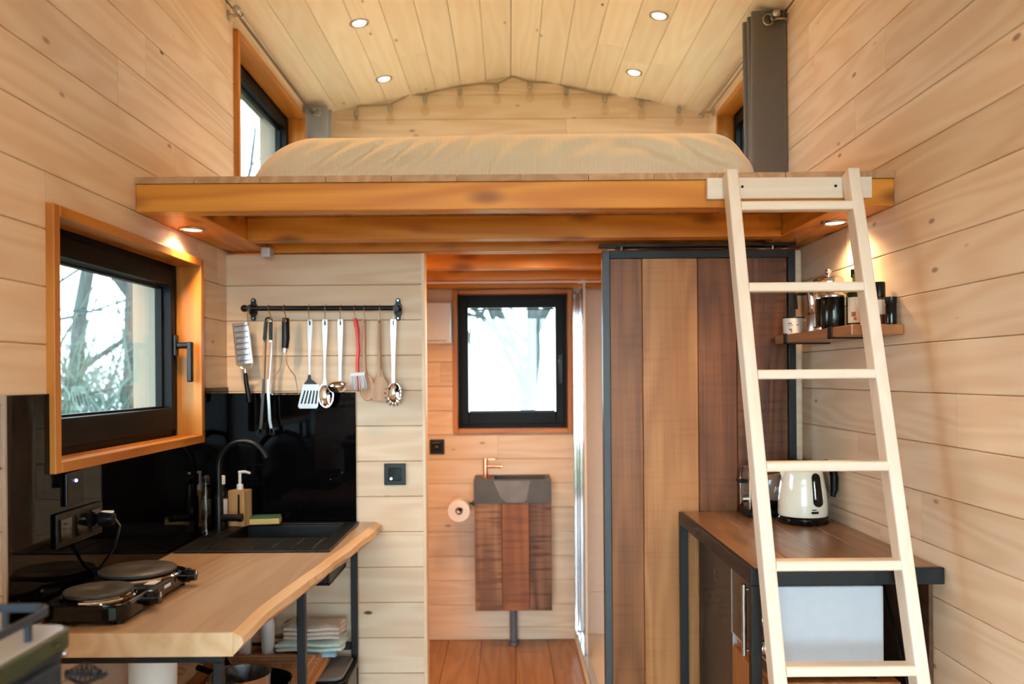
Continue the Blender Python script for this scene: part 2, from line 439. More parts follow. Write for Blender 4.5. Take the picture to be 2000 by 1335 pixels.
def plank_field(parent, a0, a1, z0, z1, place, holes, mat, pitch=0.135, zref=1.948, th=0.018, lens=(1.3, 2.4), seed=1, span=None):
    """rows of boards along a; holes are (a0, a1, z0, z1); place(a, z) -> matrix of a board centred there"""
    rnd = random.Random(seed)
    k0 = math.floor((z0 - zref) / pitch); z = zref + k0 * pitch
    while z < z1 - 1e-4:
        r0, r1 = max(z, z0), min(z + pitch, z1)
        s0, s1 = (a0, a1) if span is None else span(r0, r1)
        if r1 - r0 > 0.012 and s1 - s0 > 0.05:
            cuts = [s0]; x = s0 + rnd.uniform(0.35, lens[1])
            while x < s1 - 0.3: cuts.append(x); x += rnd.uniform(*lens)
            cuts.append(s1)
            for c0, c1 in zip(cuts, cuts[1:]):
                segs = [(c0, c1, r0, r1)]
                for h in holes:
                    out = []
                    for (p, q, u, w) in segs:
                        if h[1] <= p or h[0] >= q or h[3] <= u or h[2] >= w: out.append((p, q, u, w)); continue
                        if h[0] > p: out.append((p, h[0], u, w))
                        if h[1] < q: out.append((h[1], q, u, w))
                        m0, m1 = max(p, h[0]), min(q, h[1])
                        if h[2] > u: out.append((m0, m1, u, h[2]))
                        if h[3] < w: out.append((m0, m1, h[3], w))
                    segs = out
                for (p, q, u, w) in segs:
                    if q - p > 0.01 and w - u > 0.006:
                        plank(parent, q - p, w - u, th, mat, place((p + q) / 2, (u + w) / 2))
        z += pitch
def slab_with_holes(mb, a0, a1, z0, z1, holes, put):
    """backing wall: vertical strips between holes"""
    xs = sorted({a0, a1, *[h[0] for h in holes], *[h[1] for h in holes]})
    for p, q in zip(xs, xs[1:]):
        blocked = sorted([(h[2], h[3]) for h in holes if h[0] <= p + 1e-6 and h[1] >= q - 1e-6])
        z = z0
        for u, w in blocked:
            if u > z: put(mb, p, q, z, u)
            z = max(z, w)
        if z < z1: put(mb, p, q, z, z1)

# ================================================================== THE ROOM
XL, XR, YP, YB, YF = -1.08, 1.12, 3.23, 4.70, -1.05
RX, RZ, SL = 0.02, 3.126, 0.19
def ceil_z(x): return RZ - SL * abs(x - RX)
W1 = (1.972, 2.938, 1.240, 1.874)       # low window above the worktop (along y, z)
W2 = (3.335, 4.445, 2.10, 2.842)        # loft windows
W3 = (3.525, 4.455, 2.10, 2.842)
W4 = (-0.314, 0.350, 1.146, 1.944)      # washroom window (along x, z)
B4 = lambda x, y, z, m: Matrix(((x[0], y[0], z[0], m[0]), (x[1], y[1], z[1], m[1]), (x[2], y[2], z[2], m[2]), (0, 0, 0, 1)))

# --- left and right walls
def side_wall(name, x, sgn, holes, seed):
    mb = MB()
    def put(mb, p, q, u, w): mb.box(min(x + sgn * 0.018, x + sgn * 0.20), max(x + sgn * 0.018, x + sgn * 0.20), p, q, u, w)
    slab_with_holes(mb, YF - 0.1, YB + 0.2, -0.05, ceil_z(x) + 0.02, holes, put)
    w = props(obj(name, mb, 'backing'), kind='structure')
    plank_field(w, YF, YB, 0.0, ceil_z(x), lambda a, z: T((x, a, z)) @ Rm(-90 * sgn, 'Z'), holes, 'pine', seed=seed)
    return w
wall_left = side_wall('wall_left', XL, -1, [W1, W2], 11)
wall_right = side_wall('wall_right', XR, 1, [W3], 23)
props(wall_left, 'pale knotty pine plank wall with two black framed windows')
props(wall_right, 'pale knotty pine plank wall behind the ladder')

# --- gable wall at the far end
mb = MB()
def put(mb, p, q, u, w): mb.box(p, q, YB + 0.018, YB + 0.20, u, w)
slab_with_holes(mb, XL - 0.2, XR + 0.2, -0.05, ceil_z(XL), [W4], put)
mb.prism([(XL - 0.2, ceil_z(XL)), (XR + 0.2, ceil_z(XL)), (RX, RZ + 0.04)], YB + 0.018, YB + 0.20)
wall_back = props(obj('wall_back', mb, 'backing'), 'pine plank gable wall at the far end', kind='structure')
def gspan(r0, r1):
    h = (RZ + 0.004 - r0) / SL
    return max(XL, RX - h), min(XR, RX + h)
plank_field(wall_back, XL, XR, 0.0, RZ, lambda a, z: T((a, YB, z)), [W4], 'pine', seed=31, lens=(1.0, 2.0), span=gspan)

# --- partition between kitchen and washroom
OP0, OP1 = -0.322, 0.42
mb = MB().box(XL, OP0, YP + 0.018, YP + 0.052, 0, 1.935).box(OP1, XR, YP + 0.018, YP + 0.052, 0, 1.935)
wall_mid = props(obj('wall_middle', mb, 'backing'), 'pine plank partition with doorway to the washroom', kind='structure')
plank_field(wall_mid, XL, OP0 - 0.012, 0, 1.935, lambda a, z: T((a, YP, z)), [], 'pine', zref=1.950, seed=4, lens=(2, 3))
plank_field(wall_mid, OP1, XR, 0, 1.935, lambda a, z: T((a, YP, z)), [], 'pine', zref=1.950, seed=5, lens=(2, 3))
plank_field(wall_mid, XL, OP0, 0, 1.935, lambda a, z: T((a, YP + 0.07, z)) @ Rm(180, 'Z'), [], 'pine', zref=1.950, seed=6, lens=(2, 3))
tb = bpy.data.objects.new('trim_1', plank_mesh(1.935, 0.078, 0.013, 'pine')); COL.objects.link(tb)
tb.matrix_world = B4((0, 0, 1), (-1, 0, 0), (0, -1, 0), (OP0 + 0.001, YP + 0.035, 0.9675))
props(tb, 'narrow pine edging board of the washroom doorway', kind='structure')
# rounded corner post beside the sliding door
mb = MB().prism(rrect(1.062, 1.112, YP - 0.030, YP - 0.001, 0.012), 0, 1.93, 'XY', smooth=True)
props(obj('trim_2', mb, 'pine'), 'rounded pine corner strip beside the sliding door', kind='structure')

# --- ceiling, boards run front to back
th = math.atan(SL); cs, sn = math.cos(th), math.sin(th)
mb = MB()
mb.prism([(XL - 0.2, ceil_z(XL - 0.2) + 0.02), (RX, RZ + 0.02), (XR + 0.2, ceil_z(XR + 0.2) + 0.02), (XR + 0.2, ceil_z(XR + 0.2) + 0.14), (RX, RZ + 0.14), (XL - 0.2, ceil_z(XL - 0.2) + 0.14)], YF - 0.1, YB + 0.2)
ceiling = props(obj('ceiling', mb, 'backing'), 'low pitched ceiling of pale pine boards', kind='structure')
rnd = random.Random(5)
for side in (-1, 1):
    Ls = ((RX - XL) if side < 0 else (XR - RX)) / cs
    n = 8; wd = Ls / n
    for i in range(n):
        d = (i + 0.5) * wd
        c0 = Vector((RX + side * d * cs, 0, RZ - d * sn))
        if side < 0: cols = ((0, 1, 0), (-sn, 0, cs), (cs, 0, sn))
        else: cols = ((0, 1, 0), (sn, 0, cs), (cs, 0, -sn))
        cuts = [YF, YF + rnd.uniform(1.0, 3.2), YB]
        if rnd.random() < 0.55: cuts.insert(2, rnd.uniform(2.9, 4.2))
        for p, q in zip(cuts, cuts[1:]):
            plank(ceiling, q - p, wd, 0.018, 'ceiling_pine', B4(*cols, (c0.x, (p + q) / 2, c0.z)))

# --- floor
mb = MB().box(XL - 0.2, XR + 0.2, YF - 0.1, YB + 0.2, -0.12, -0.015)
floor = props(obj('floor', mb, 'backing'), 'warm oak plank floor', kind='structure')
rnd = random.Random(9)
nb = 12; wd = (XR - XL) / nb
for i in range(nb):
    cuts = [YF]; y = YF + rnd.uniform(0.4, 1.4)
    while y < YB - 0.2: cuts.append(y); y += rnd.uniform(0.9, 1.5)
    cuts.append(YB)
    for p, q in zip(cuts, cuts[1:]):
        plank(floor, q - p, wd, 0.014, 'floor_oak', B4((0, 1, 0), (0, 0, -1), (-1, 0, 0), (XL + (i + 0.5) * wd, (p + q) / 2, 0)))
bb = bpy.data.objects.new('baseboard_back', plank_mesh(XR - XL - 0.75, 0.07, 0.012, 'pine')); COL.objects.link(bb)
bb.location = ((XL + 0.36) / 2, YB - 0.012, 0.036); props(bb, 'pale wooden skirting board under the washbasin', kind='structure')

# --- wall behind the camera: glazed double door (lets the daylight in)
mb = MB().box(XL - 0.2, XL + 0.08, YF - 0.18, YF, 0, 3.0).box(XR - 0.08, XR + 0.2, YF - 0.18, YF, 0, 3.0)
mb.prism([(XL + 0.08, 2.25), (XR - 0.08, 2.25), (XR - 0.08, ceil_z(XR)), (RX, RZ), (XL + 0.08, ceil_z(XL))], YF - 0.18, YF)
props(obj('wall_front', mb, 'pine'), 'pine wall around the glazed entrance', kind='structure')
d2 = empty('door_2', (0.02, YF - 0.1, 0), 'glazed double entrance door in a black frame', kind='structure')
fx = [XL + 0.08, -0.33, 0.37, XR - 0.08]
mb = MB()
for x in fx: mb.box(max(x - 0.025, XL + 0.08), min(x + 0.025, XR - 0.08), YF - 0.13, YF - 0.07, 0, 2.25)
for z in (0.0, 2.20): mb.box(XL + 0.08, XR - 0.08, YF - 0.13, YF - 0.07, z, z + 0.05)
obj('frame', mb, 'black_frame', d2)
for x0, x1 in zip(fx, fx[1:]):
    for z0, z1 in ((0.05, 2.20),):
        obj('pane', MB().box(x0 + 0.02, x1 - 0.02, YF - 0.104, YF - 0.098, z0 - 0.005, z1 + 0.005), 'window_glass', d2)

# --- windows.  local x along the wall, y outwards, z up
def ring(mb, x0, x1, z0, z1, l, r, b, t, y0, y1, Mx):
    mb.box(x0, x0 + l, y0, y1, z0, z1, Mx); mb.box(x1 - r, x1, y0, y1, z0, z1, Mx)
    mb.box(x0 + l, x1 - r, y0, y1, z0, z0 + b, Mx); mb.box(x0 + l, x1 - r, y0, y1, z1 - t, z1, Mx)
    return mb
def window(name, label, w, h, Mx, base, handle=None, mar=(0.06, 0.06, 0.10, 0.08), stain=True, set_back=0.062):
    o = empty(name, base, label, kind='structure')
    ct, pr, dp = 0.027, 0.020, set_back + 0.005
    ax = 'Y' if abs(Mx[1][0]) > 0.5 else 'X'
    bv = 0.0025
    obj('casing', MB().box(0, ct, -pr, dp, 0, h, Mx), 'casing_Z', o, bv)
    obj('casing', MB().box(w - ct, w, -pr, dp, 0, h, Mx), 'casing_Z', o, bv)
    obj('casing', MB().box(ct, w - ct, -pr - 0.001, dp, 0, ct, Mx), 'casing_' + ax, o, bv)
    obj('casing', MB().box(ct, w - ct, -pr - 0.001, dp, h - ct, h, Mx), 'casing_' + ax, o, bv)
    l, r, b, t = mar
    x0, x1, z0, z1 = ct, w - ct, ct, h - ct
    fw = 0.022
    obj('frame', ring(MB(), x0 - .01, x1 + .01, z0 - .01, z1 + .01, fw + .01, fw + .01, fw + .018, fw + .01, set_back + 0.012, set_back + 0.07, Mx), 'black_frame', o, 0.002)
    s = obj('sash', ring(MB(), x0 + fw - .004, x1 - fw + .004, z0 + fw, z1 - fw + .004, l - fw, r - fw, b - fw, t - fw, set_back, set_back + 0.052, Mx), 'black_frame', o, 0.003)
    obj('bead', ring(MB(), x0 + l, x1 - r, z0 + b, z1 - t, .007, .007, .007, .007, set_back + 0.030, set_back + 0.050, Mx), 'black_frame', s, 0.001)
    obj('pane', MB().box(x0 + l - .004, x1 - r + .004, set_back + 0.040, set_back + 0.046, z0 + b - .004, z1 - t + .004, Mx), 'window_glass', s)
    rv = MB(); ring(rv, -0.002, w + .002, -0.002, h + .002, 0.02, 0.02, 0.02, 0.02, set_back + 0.072, 0.22, Mx)
    obj('outer_reveal', rv, 'reveal_wood', o)
    if handle:
        hx, hz, side = handle
        hm = MB().box(hx - 0.014, hx + 0.014, set_back - 0.010, set_back, hz - 0.036, hz + 0.036, Mx)
        hd = obj('handle', hm, 'matte_black', s, 0.003)
        g = MB().tube([Mx @ Vector((hx, set_back - 0.008, hz)), Mx @ Vector((hx, set_back - 0.05, hz))], 0.011, 12)
        g.box(hx - 0.010, hx + 0.010, set_back - 0.062, set_back - 0.044, hz - 0.125, hz + 0.012, Mx)
        obj('grip', g, 'matte_black', s, 0.004)
    return o
window('window_1', 'black framed window in orange wood casing above the hob', W1[1] - W1[0], W1[3] - W1[2],
       T((XL, W1[0], W1[2])) @ Rm(90, 'Z'), (XL, W1[0], W1[2]), handle=(W1[1] - W1[0] - 0.055, 0.335, 1), mar=(0.06, 0.055, 0.095, 0.075))
window('window_2', 'tall loft window with dark frame beside the bed', W2[1] - W2[0], W2[3] - W2[2],
       T((XL, W2[0], W2[2])) @ Rm(90, 'Z'), (XL, W2[0], W2[2]), mar=(0.06, 0.055, 0.09, 0.07))
window('window_3', 'loft window half hidden by the dark grey curtain', W3[1] - W3[0], W3[3] - W3[2],
       T((XR, W3[1], W3[2])) @ Rm(-90, 'Z'), (XR, W3[0], W3[2]), mar=(0.055, 0.06, 0.09, 0.07))
window('window_4', 'small square black framed washroom window above the basin', W4[1] - W4[0], W4[3] - W4[2],
       T((W4[0], YB, W4[2])), (W4[0], YB, W4[2]), handle=(0.60, 0.40, 1), mar=(0.062, 0.068, 0.09, 0.075), set_back=0.03)

# --- sleeping loft
LF, LZ0, LZ1, LZT = 2.448, 1.945, 2.026, 2.045
loft = empty('sleeping_loft', (0.02, LF, LZ0), 'orange stained timber sleeping loft spanning the room', 'loft')
obj('front_beam', MB().box(XL, XR, LF, LF + 0.07, LZ0, LZ1), 'stain_X', loft, 0.004)
obj('side_beam', MB().box(XL, -0.918, LF + 0.07, YP + 0.06, LZ0 + .001, LZ1), 'stain_Y', loft, 0.003)
obj('side_beam', MB().box(0.960, XR, LF + 0.07, YP + 0.06, LZ0 + .001, LZ1), 'stain_Y', loft, 0.003)
for y, zz in ((2.966, LZ0), (3.79, LZ0), (4.20, LZ0), (4.56, LZ0)):
    x0, x1 = (-0.918, 0.960) if y < 3.2 else (XL, XR)
    obj('joist', MB().box(x0, x1, y, y + 0.07, zz, LZ1), 'stain_X', loft, 0.003)
obj('joist', MB().box(-0.918, 0.960, YP - 0.03, YP + 0.06, 1.9365, LZ1), 'stain_X', loft, 0.003)
xs = [XL] + [-0.907 + 0.19 * k for k in range(11)] + [XR]
rnd = random.Random(3)
for a, b in zip(xs, xs[1:]):
    f = LF - 0.004 - rnd.uniform(0, 0.003)
    plank(loft, YB - f, b - a, LZT - LZ1, 'loft_board', B4((0, 1, 0), (0, 0, -1), (-1, 0, 0), ((a + b) / 2, (f + YB) / 2, LZT)), 'floor_board')

# --- sliding door hung in front of the partition
DY0, DY1 = 3.115, 3.155
door = empty('door_1', (0.70, DY1, 0.02), 'dark brown plank sliding door in a grey steel frame', kind='structure')
dx0, dx1, dzt, fw = 0.346, 1.058, 1.922, 0.027
obj('frame', MB().box(dx0, dx0 + fw, DY0, DY1, 0.02, dzt), 'steel_grey', door, 0.002)
obj('frame', MB().box(dx1 - fw, dx1, DY0, DY1, 0.02, dzt), 'steel_dark', door, 0.002)
obj('frame', MB().box(dx0 + fw, dx1 - fw, DY0, DY1, dzt - 0.030, dzt), 'steel_dark', door, 0.002)
obj('frame', MB().box(dx0 + fw, dx1 - fw, DY0, DY1, 0.02, 0.05), 'steel_dark', door, 0.002)
px = [dx0 + fw, 0.494, 0.699, 0.843, dx1 - fw]
for i, (a, b) in enumerate(zip(px, px[1:])):
    o = plank(door, dzt - 0.08, b - a, 0.018, ['barn_b', 'barn_a', 'barn_c', 'barn_d'][i], B4((0, 0, 1), (0, 1, 0), (-1, 0, 0), ((a + b) / 2, DY0 + 0.012, (dzt + 0.02) / 2)))
for x in (0.42, 0.98):
    h = MB().box(x - 0.055, x - 0.03, DY0 + .004, DY1 - .004, dzt, dzt + 0.004).box(x + 0.03, x + 0.055, DY0 + .004, DY1 - .004, dzt, dzt + 0.004)
    h.tube([(x, DY0 + .02, dzt), (x, DY0 + .02, dzt + 0.012)], 0.007, 10)
    obj('hanger', h, 'chrome', door)
tr = thing('door_track', MB().box(0.335, 1.06, 3.112, 3.15, 1.9345, 1.944), 'steel_dark', 'thin dark steel track above the sliding door', 'track', base=(0.7, 3.13, 1.9345))
cap = empty('metal_bracket', (-0.893, 3.13, 1.905), 'small grey metal bracket under the loft above the utensil rail', 'bracket')
obj('body', MB().box(-0.912, -0.876, 3.105, 3.155, 1.905, 1.944), 'silver_paint', cap, 0.006)
obj('screw', MB().tube([(-0.894, 3.100, 1.925), (-0.894, 3.106, 1.925)], 0.006, 10), 'brushed', cap)

# ================================================================== OBJECTS IN THE LOFT
# --- mattress under a ribbed beige sheet
def mattress():
    bx0, bx1, by0, by1, bz0, h = -0.815, 0.790, 2.625, 4.66, LZT, 0.190
    nu, nv = 200, 60
    mb = MB(); V = []
    for i in range(nu + 1):
        u = i / nu; x = bx0 + (bx1 - bx0) * u
        dl, dr = u * (bx1 - bx0), (1 - u) * (bx1 - bx0)
        el = 1.0 if dl > 0.20 else 0.36 + 0.64 * math.sin(math.pi / 2 * (dl / 0.20)) ** 0.8
        er = 1.0 if dr > 0.14 else 0.40 + 0.60 * math.sin(math.pi / 2 * (dr / 0.14)) ** 0.7
        hh = h * min(el, er)
        hh *= 1.0 + 0.02 * math.sin(x * 5 + 1.0) + 0.03 * math.exp(-((x - 0.62) / 0.2) ** 2)
        ind = 0.05 * (1 - min(1, dl / 0.10)) ** 2 + 0.05 * (1 - min(1, dr / 0.10)) ** 2
        for j in range(nv + 1):
            t = j / nv
            if t < 0.75:                                     # front face, rolling over into the top
                a = t / 0.75 * math.pi * 0.5
                z = hh * math.sin(a) ** 0.85
                y = by0 + ind + 0.11 * (1 - math.cos(a)) ** 1.1
                k = math.sin(a)
            else:
                k = 1.0
                y = by0 + ind + 0.11 + (by1 - by0 - 0.11 - ind) * (t - 0.75) / 0.25
                z = hh
            w = 0.0
            if t < 0.62:
                fall = math.sin(math.pi * min(1, t / 0.62)) ** 0.7
                d1 = x * 0.85 - z * 1.15                       # creases run up to the right
                w += 0.012 * math.sin(d1 * 88 + 2.2 * math.sin(x * 7)) * math.exp(-((x + 0.38) / 0.30) ** 2)
                w += 0.009 * math.sin(d1 * 58 + 3 * math.sin(x * 4 + z * 9)) * math.exp(-((x + 0.1) / 0.45) ** 2)
                d2 = x * 0.5 + z * 1.6
                w += 0.013 * math.sin(d2 * 60 + 2.0 * math.sin(x * 11)) * math.exp(-((x - 0.62) / 0.16) ** 2)
                w += 0.007 * math.sin(x * 6 + z * 70 + math.sin(x * 13)) * math.exp(-((x - 0.35) / 0.25) ** 2)
                w *= fall
            V.append((x, y - w, bz0 + 0.001 + max(0, z)))
    F = [(i * (nv + 1) + j, (i + 1) * (nv + 1) + j, (i + 1) * (nv + 1) + j + 1, i * (nv + 1) + j + 1) for i in range(nu) for j in range(nv)]
    mb.add((V, F), None, True)
    # ends, back and underside close the body
    n1 = nv + 1
    l = list(range(0, n1)); r = list(range(nu * n1, nu * n1 + n1))
    mb.f.append(tuple(l[::-1]) ); mb.sm.append(False)
    mb.f.append(tuple(r)); mb.sm.append(False)
    b0 = len(mb.v)
    mb.v += [(bx0, by1, bz0), (bx1, by1, bz0)]
    mb.f.append((l[-1], r[-1], b0 + 1, b0)); mb.sm.append(False)
    mb.f.append((l[0], b0, b0 + 1, r[0])); mb.sm.append(False)
    return mb
bed = empty('mattress', (0, 3.6, LZT), 'thick mattress under a ribbed beige sheet on the loft', 'mattress')
obj('fitted_sheet', mattress(), 'sheet_beige', bed)

# --- curtains on rods
def curtain(name, label, mat, xc, amp, y0, y1, z0, z1, pleats, flip, rod_z):
    root = empty(name, (xc, y0, z0), label, 'curtain')
    n = pleats * 24; nz = 10
    mb = MB(); V = []
    for j in range(nz + 1):
        tz = j / nz
        z = z0 + (z1 - z0) * tz
        for i in range(n + 1):
            t = i / n
            ph = t * pleats * math.pi
            a = amp * (1 + 0.06 * math.sin(3 * tz + t * 5))
            s = math.cos(ph); s = math.copysign(abs(s) ** 0.9, s)
            V.append((xc + flip * a * s, y0 + (y1 - y0) * t + 0.006 * math.sin(2 * ph), z))
    for j in range(nz):
        for i in range(n):
            p = j * (n + 1) + i
            V2 = (p, p + 1, p + n + 2, p + n + 1)
            mb.f.append(V2); mb.sm.append(True)
    mb.v = V
    o = obj('cloth', mb, mat, root)
    so = o.modifiers.new('thick', 'SOLIDIFY'); so.thickness = 0.0022; so.offset = 0
    for k in range(pleats):
        t = (k + 0.5) / pleats
        y = y0 + (y1 - y0) * t
        g = MB().tube([(xc + 0.021 * math.cos(a * math.pi / 8), y, rod_z + 0.021 * math.sin(a * math.pi / 8)) for a in range(16)], 0.0042, 8, closed=True)
        obj('eyelet', g, 'nickel', root)
    return root
def rod(name, label, x, wallx, y0, y1, z):
    root = empty(name, (x, y0, z), label, 'curtain rod')
    obj('pole', MB().tube([(x, y0, z), (x, y1, z)], 0.0085, 12), 'nickel', root)
    for y, sg in ((y0, -1), (y1, 1)):
        f = MB().sphere((x, y + sg * 0.022, z), 0.0165, 8)
        f.tube([(x, y - sg * .002, z), (x, y + sg * 0.010, z)], 0.0115, 12)
        obj('finial', f, 'nickel', root)
        yb = y - sg * 0.03
        b = MB().tube([(wallx, yb, z), (x, yb, z)], 0.006, 10)
        s = 1 if wallx < x else -1
        b.tube([(wallx + s * .001, yb, z), (wallx + s * 0.007, yb, z)], 0.020, 16)
        b.tube([(x, yb - .008, z), (x, yb + .008, z)], 0.012, 12)
        obj('bracket', b, 'nickel', root)
    return root
rod('curtain_rod', 'brushed metal curtain rod above the uncovered loft window', -1.030, XL, 3.245, 4.62, 2.868)
rod('curtain_rod', 'brushed metal curtain rod carrying the big dark grey curtain', 1.062, XR, 3.345, 4.60, 2.880)
curtain('curtain', 'long dark grey eyelet curtain gathered at the loft edge', 'curtain_grey', 1.047, 0.066, 3.372, 3.50, LZT + 0.002, 2.917, 5, 1, 2.880)
curtain('curtain', 'pale grey eyelet curtain bunched in the far corner behind the bed', 'curtain_pale', -1.010, 0.058, 4.46, 4.60, LZT + 0.002, 2.905, 4, -1, 2.868)

# --- festoon lights along the gable
fest = empty('festoon_lights', (0, YB - 0.02, 2.9), 'string of clear glass bulbs along the top of the gable', 'string lights')
cab_px = [(697, 232), (699, 207), (730, 206), (762, 204), (800, 185), (830, 184), (858, 176), (895, 169), (940, 163), (972, 163), (1002, 149), (1035, 160), (1085, 162), (1106, 170), (1145, 178), (1181, 185), (1215, 184), (1253, 195), (1300, 200), (1327, 205), (1372, 213)]
cab = [at(x, y, YB - 0.022) for x, y in cab_px]
obj('cable', MB().tube(cab, 0.0045, 6), 'string_cable', fest)
for x, y in [(696, 219), (762, 208), (830, 191), (898, 176), (970, 168), (1035, 164), (1106, 176), (1181, 190), (1253, 199), (1326, 211)]:
    p = at(x, y, YB - 0.035)
    s = obj('socket', MB().lathe([(0, .012), (.010, .010), (.0125, 0), (.0125, -.022), (.009, -.026), (0, -.026)], 14, T(p)), 'nickel', fest)
    obj('bulb', MB().lathe([(.008, -.025), (.011, -.035), (.020, -.055), (.024, -.072), (.020, -.089), (.010, -.098), (0, -.100)], 16, T(p)), 'bulb_glass', s)
    obj('filament', MB().tube([p + Vector((0.004 * (-1) ** k, 0, -0.03 - 0.008 * k)) for k in range(6)], 0.0008, 5), 'copper', s)

# --- recessed spotlights
def downlight(pos, nrm, label, group, watts, size=0.036, col=None, cone=105):
    root = empty('spotlight', pos, label, 'spotlight', group)
    n = Vector(nrm).normalized()
    q = n.to_track_quat('Z', 'Y').to_matrix().to_4x4()
    Mx = T(pos) @ q
    obj('rim', MB().lathe([(size * .80, -0.010), (size * .80, 0.002), (size * .95, 0.005), (size * 1.18, 0.003), (size * 1.22, -0.001)], 28, Mx), 'nickel', root)
    obj('lens', MB().lathe([(0, 0.0022), (size * .70, 0.0022), (size * .79, 0.001)], 24, Mx), 'lamp_lens', root)
    d = bpy.data.lights.new('spot_lamp', 'SPOT')
    d.energy = watts; d.color = col or LAMP_COL; d.spot_size = math.radians(cone); d.spot_blend = 0.8; d.shadow_soft_size = 0.025
    lo = bpy.data.objects.new('spot_lamp', d); COL.objects.link(lo); lo.parent = root
    lo.matrix_local = Matrix.Translation(n * 0.012) @ (-n).to_track_quat('Z', 'Y').to_matrix().to_4x4()
    return root
SPG = 'spotlights recessed in the ceiling'
for x, y, lb in ((-0.635, 4.36, 'far ceiling spotlight on the same slope as the uncovered loft window'), (-0.640, 3.67, 'near ceiling spotlight on the same slope as the uncovered loft window'),
                 (0.648, 4.31, 'far ceiling spotlight on the slope above the dark curtain'), (0.655, 3.63, 'near ceiling spotlight on the slope above the dark curtain')):
    sg = -1 if x < RX else 1
    downlight((x, y, ceil_z(x) - 0.001), (-sg * sn, 0, -cs), lb, SPG, LOFT_LAMP_W, col=LOFT_LAMP_COL)
downlight((-1.022, 2.735, LZ0 - 0.001), (0, 0, -1), 'spotlight under the loft shining on the window casing', 'spotlights under the loft', SOFFIT_LAMP_W, col=(1.0, 0.64, 0.32), cone=150)
downlight((1.044, 2.70, LZ0 - 0.001), (0, 0, -1), 'spotlight under the loft above the bottle shelf', 'spotlights under the loft', SOFFIT_LAMP_W, col=(1.0, 0.64, 0.32), cone=150)

for y in (0.20, 1.60, 2.95):
    for x in (-0.64, 0.655):
        sg = -1 if x < RX else 1
        downlight((x, y, ceil_z(x) - 0.001), (-sg * sn, 0, -cs), {0.20: 'ceiling spotlight close to the entrance ', 1.60: 'ceiling spotlight between entrance and loft ', 2.95: 'ceiling spotlight just above the loft edge '}[y] + ('on the sink side' if x < 0 else 'on the ladder side'), 'ceiling spotlights above the kitchen', ROOM_LAMP_W)
for x, lb in ((-0.55, 'washroom spotlight behind the utensil wall'), (0.12, 'washroom spotlight over the doorway')):
    downlight((x, 3.52, LZ1 - 0.001), (0, 0, -1), lb, 'washroom spotlights', WASH_LAMP_W, cone=172)

# --- ladder
lad = empty('ladder', (0.81, 1.83, 0), 'pale wooden loft ladder with six rungs leaning on the beam', 'ladder')
def lad_y(z): return 2.398 - 0.2755 * (2.03 - z)
la = math.atan(0.2755)
Lm = T((0, lad_y(0.0), 0)) @ Matrix.Rotation(-la, 4, 'X')      # local z runs up the ladder
LL = 2.035 / math.cos(la)
Sh = Matrix.Identity(4); Sh[0][2] = -0.0075; Sh[0][3] = 0.0075 * 2.03      # the ladder stands a touch askew
for xc in (0.632, 0.974):
    obj('rail', MB().box(xc - 0.0165, xc + 0.0165, -0.024, 0.030, 0.02, LL, Sh @ Lm), 'ladder_z', lad, 0.005)
for z in (0.272, 0.510, 0.747, 0.985, 1.224, 1.460, 1.697, 1.930):
    rz = z / math.cos(la)
    obj('rung', MB().prism(rrect(-0.0235, 0.022, -0.0125, 0.0125, 0.006), 0.6485, 0.9575, 'YZ', Sh @ T((0, lad_y(z), z)), True), 'ladder_x', lad)
hb = obj('top_board', MB().box(0.572, 1.046, 2.424, 2.4435, 1.965, 2.026), 'ladder_x', lad, 0.003)
for x in (0.672, 0.940):
    obj('screw', MB().tube([(x, 2.4215, 1.999), (x, 2.4245, 1.999)], 0.004, 10), 'steel_dark', hb)

# ================================================================== RIGHT SIDE: desk, appliances, shelf
DZ = 0.958
desk = empty('side_table', (0.87, 2.65, 0), 'dark oak side table with a grey steel frame against the wall', 'table')
bx = [0.632, 0.755, 0.88, 1.00, XR - 0.004]
for a, b in zip(bx, bx[1:]):
    plank(desk, 3.104 - 2.192, b - a, 0.018, 'desk_board', B4((0, 1, 0), (0, 0, -1), (-1, 0, 0), ((a + b) / 2, (3.104 + 2.192) / 2, DZ)), 'top_board')
SF = 'steel_dark'
obj('frame_bar', MB().box(0.618, 0.634, 2.176, 3.106, DZ - 0.042, DZ + 0.001), SF, desk, 0.002)
obj('frame_bar', MB().box(0.634, XR - 0.003, 2.176, 2.192, DZ - 0.042, DZ + 0.001), SF, desk, 0.002)
obj('frame_bar', MB().box(0.634, XR - 0.003, 3.092, 3.106, DZ - 0.042, DZ - 0.019), SF, desk, 0.002)
for y in (2.176, 3.078):
    obj('leg', MB().box(0.6185, 0.646, y, y + 0.028, 0, DZ - 0.042), SF, desk, 0.002)

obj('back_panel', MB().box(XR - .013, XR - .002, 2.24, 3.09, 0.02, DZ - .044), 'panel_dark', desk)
fr = empty('fridge', (0.90, 2.84, 0), 'small dark fridge with a silver edge under the side table', 'fridge')
obj('body', MB().box(0.722, 1.08, 2.602, 3.062, 0.015, 0.885), 'fridge_dark', fr, 0.004)
fd = obj('door', MB().box(0.683, 0.718, 2.602, 3.062, 0.05, 0.888), 'fridge_dark', fr, 0.006)
obj('edge_strip', MB().box(0.680, 0.716, 2.592, 2.6015, 0.05, 0.888).box(0.680, 0.716, 2.592, 3.062, 0.8885, 0.893), 'silver_paint', fd, 0.002)
lg = MB()
for z, l in ((0.800, .020), (0.793, .030), (0.783, .026), (0.772, .030)): lg.box(0.6815, 0.6829, 2.83 - l / 2, 2.83 + l / 2, z, z + 0.004)
obj('badge', lg, 'fridge_logo', fd)

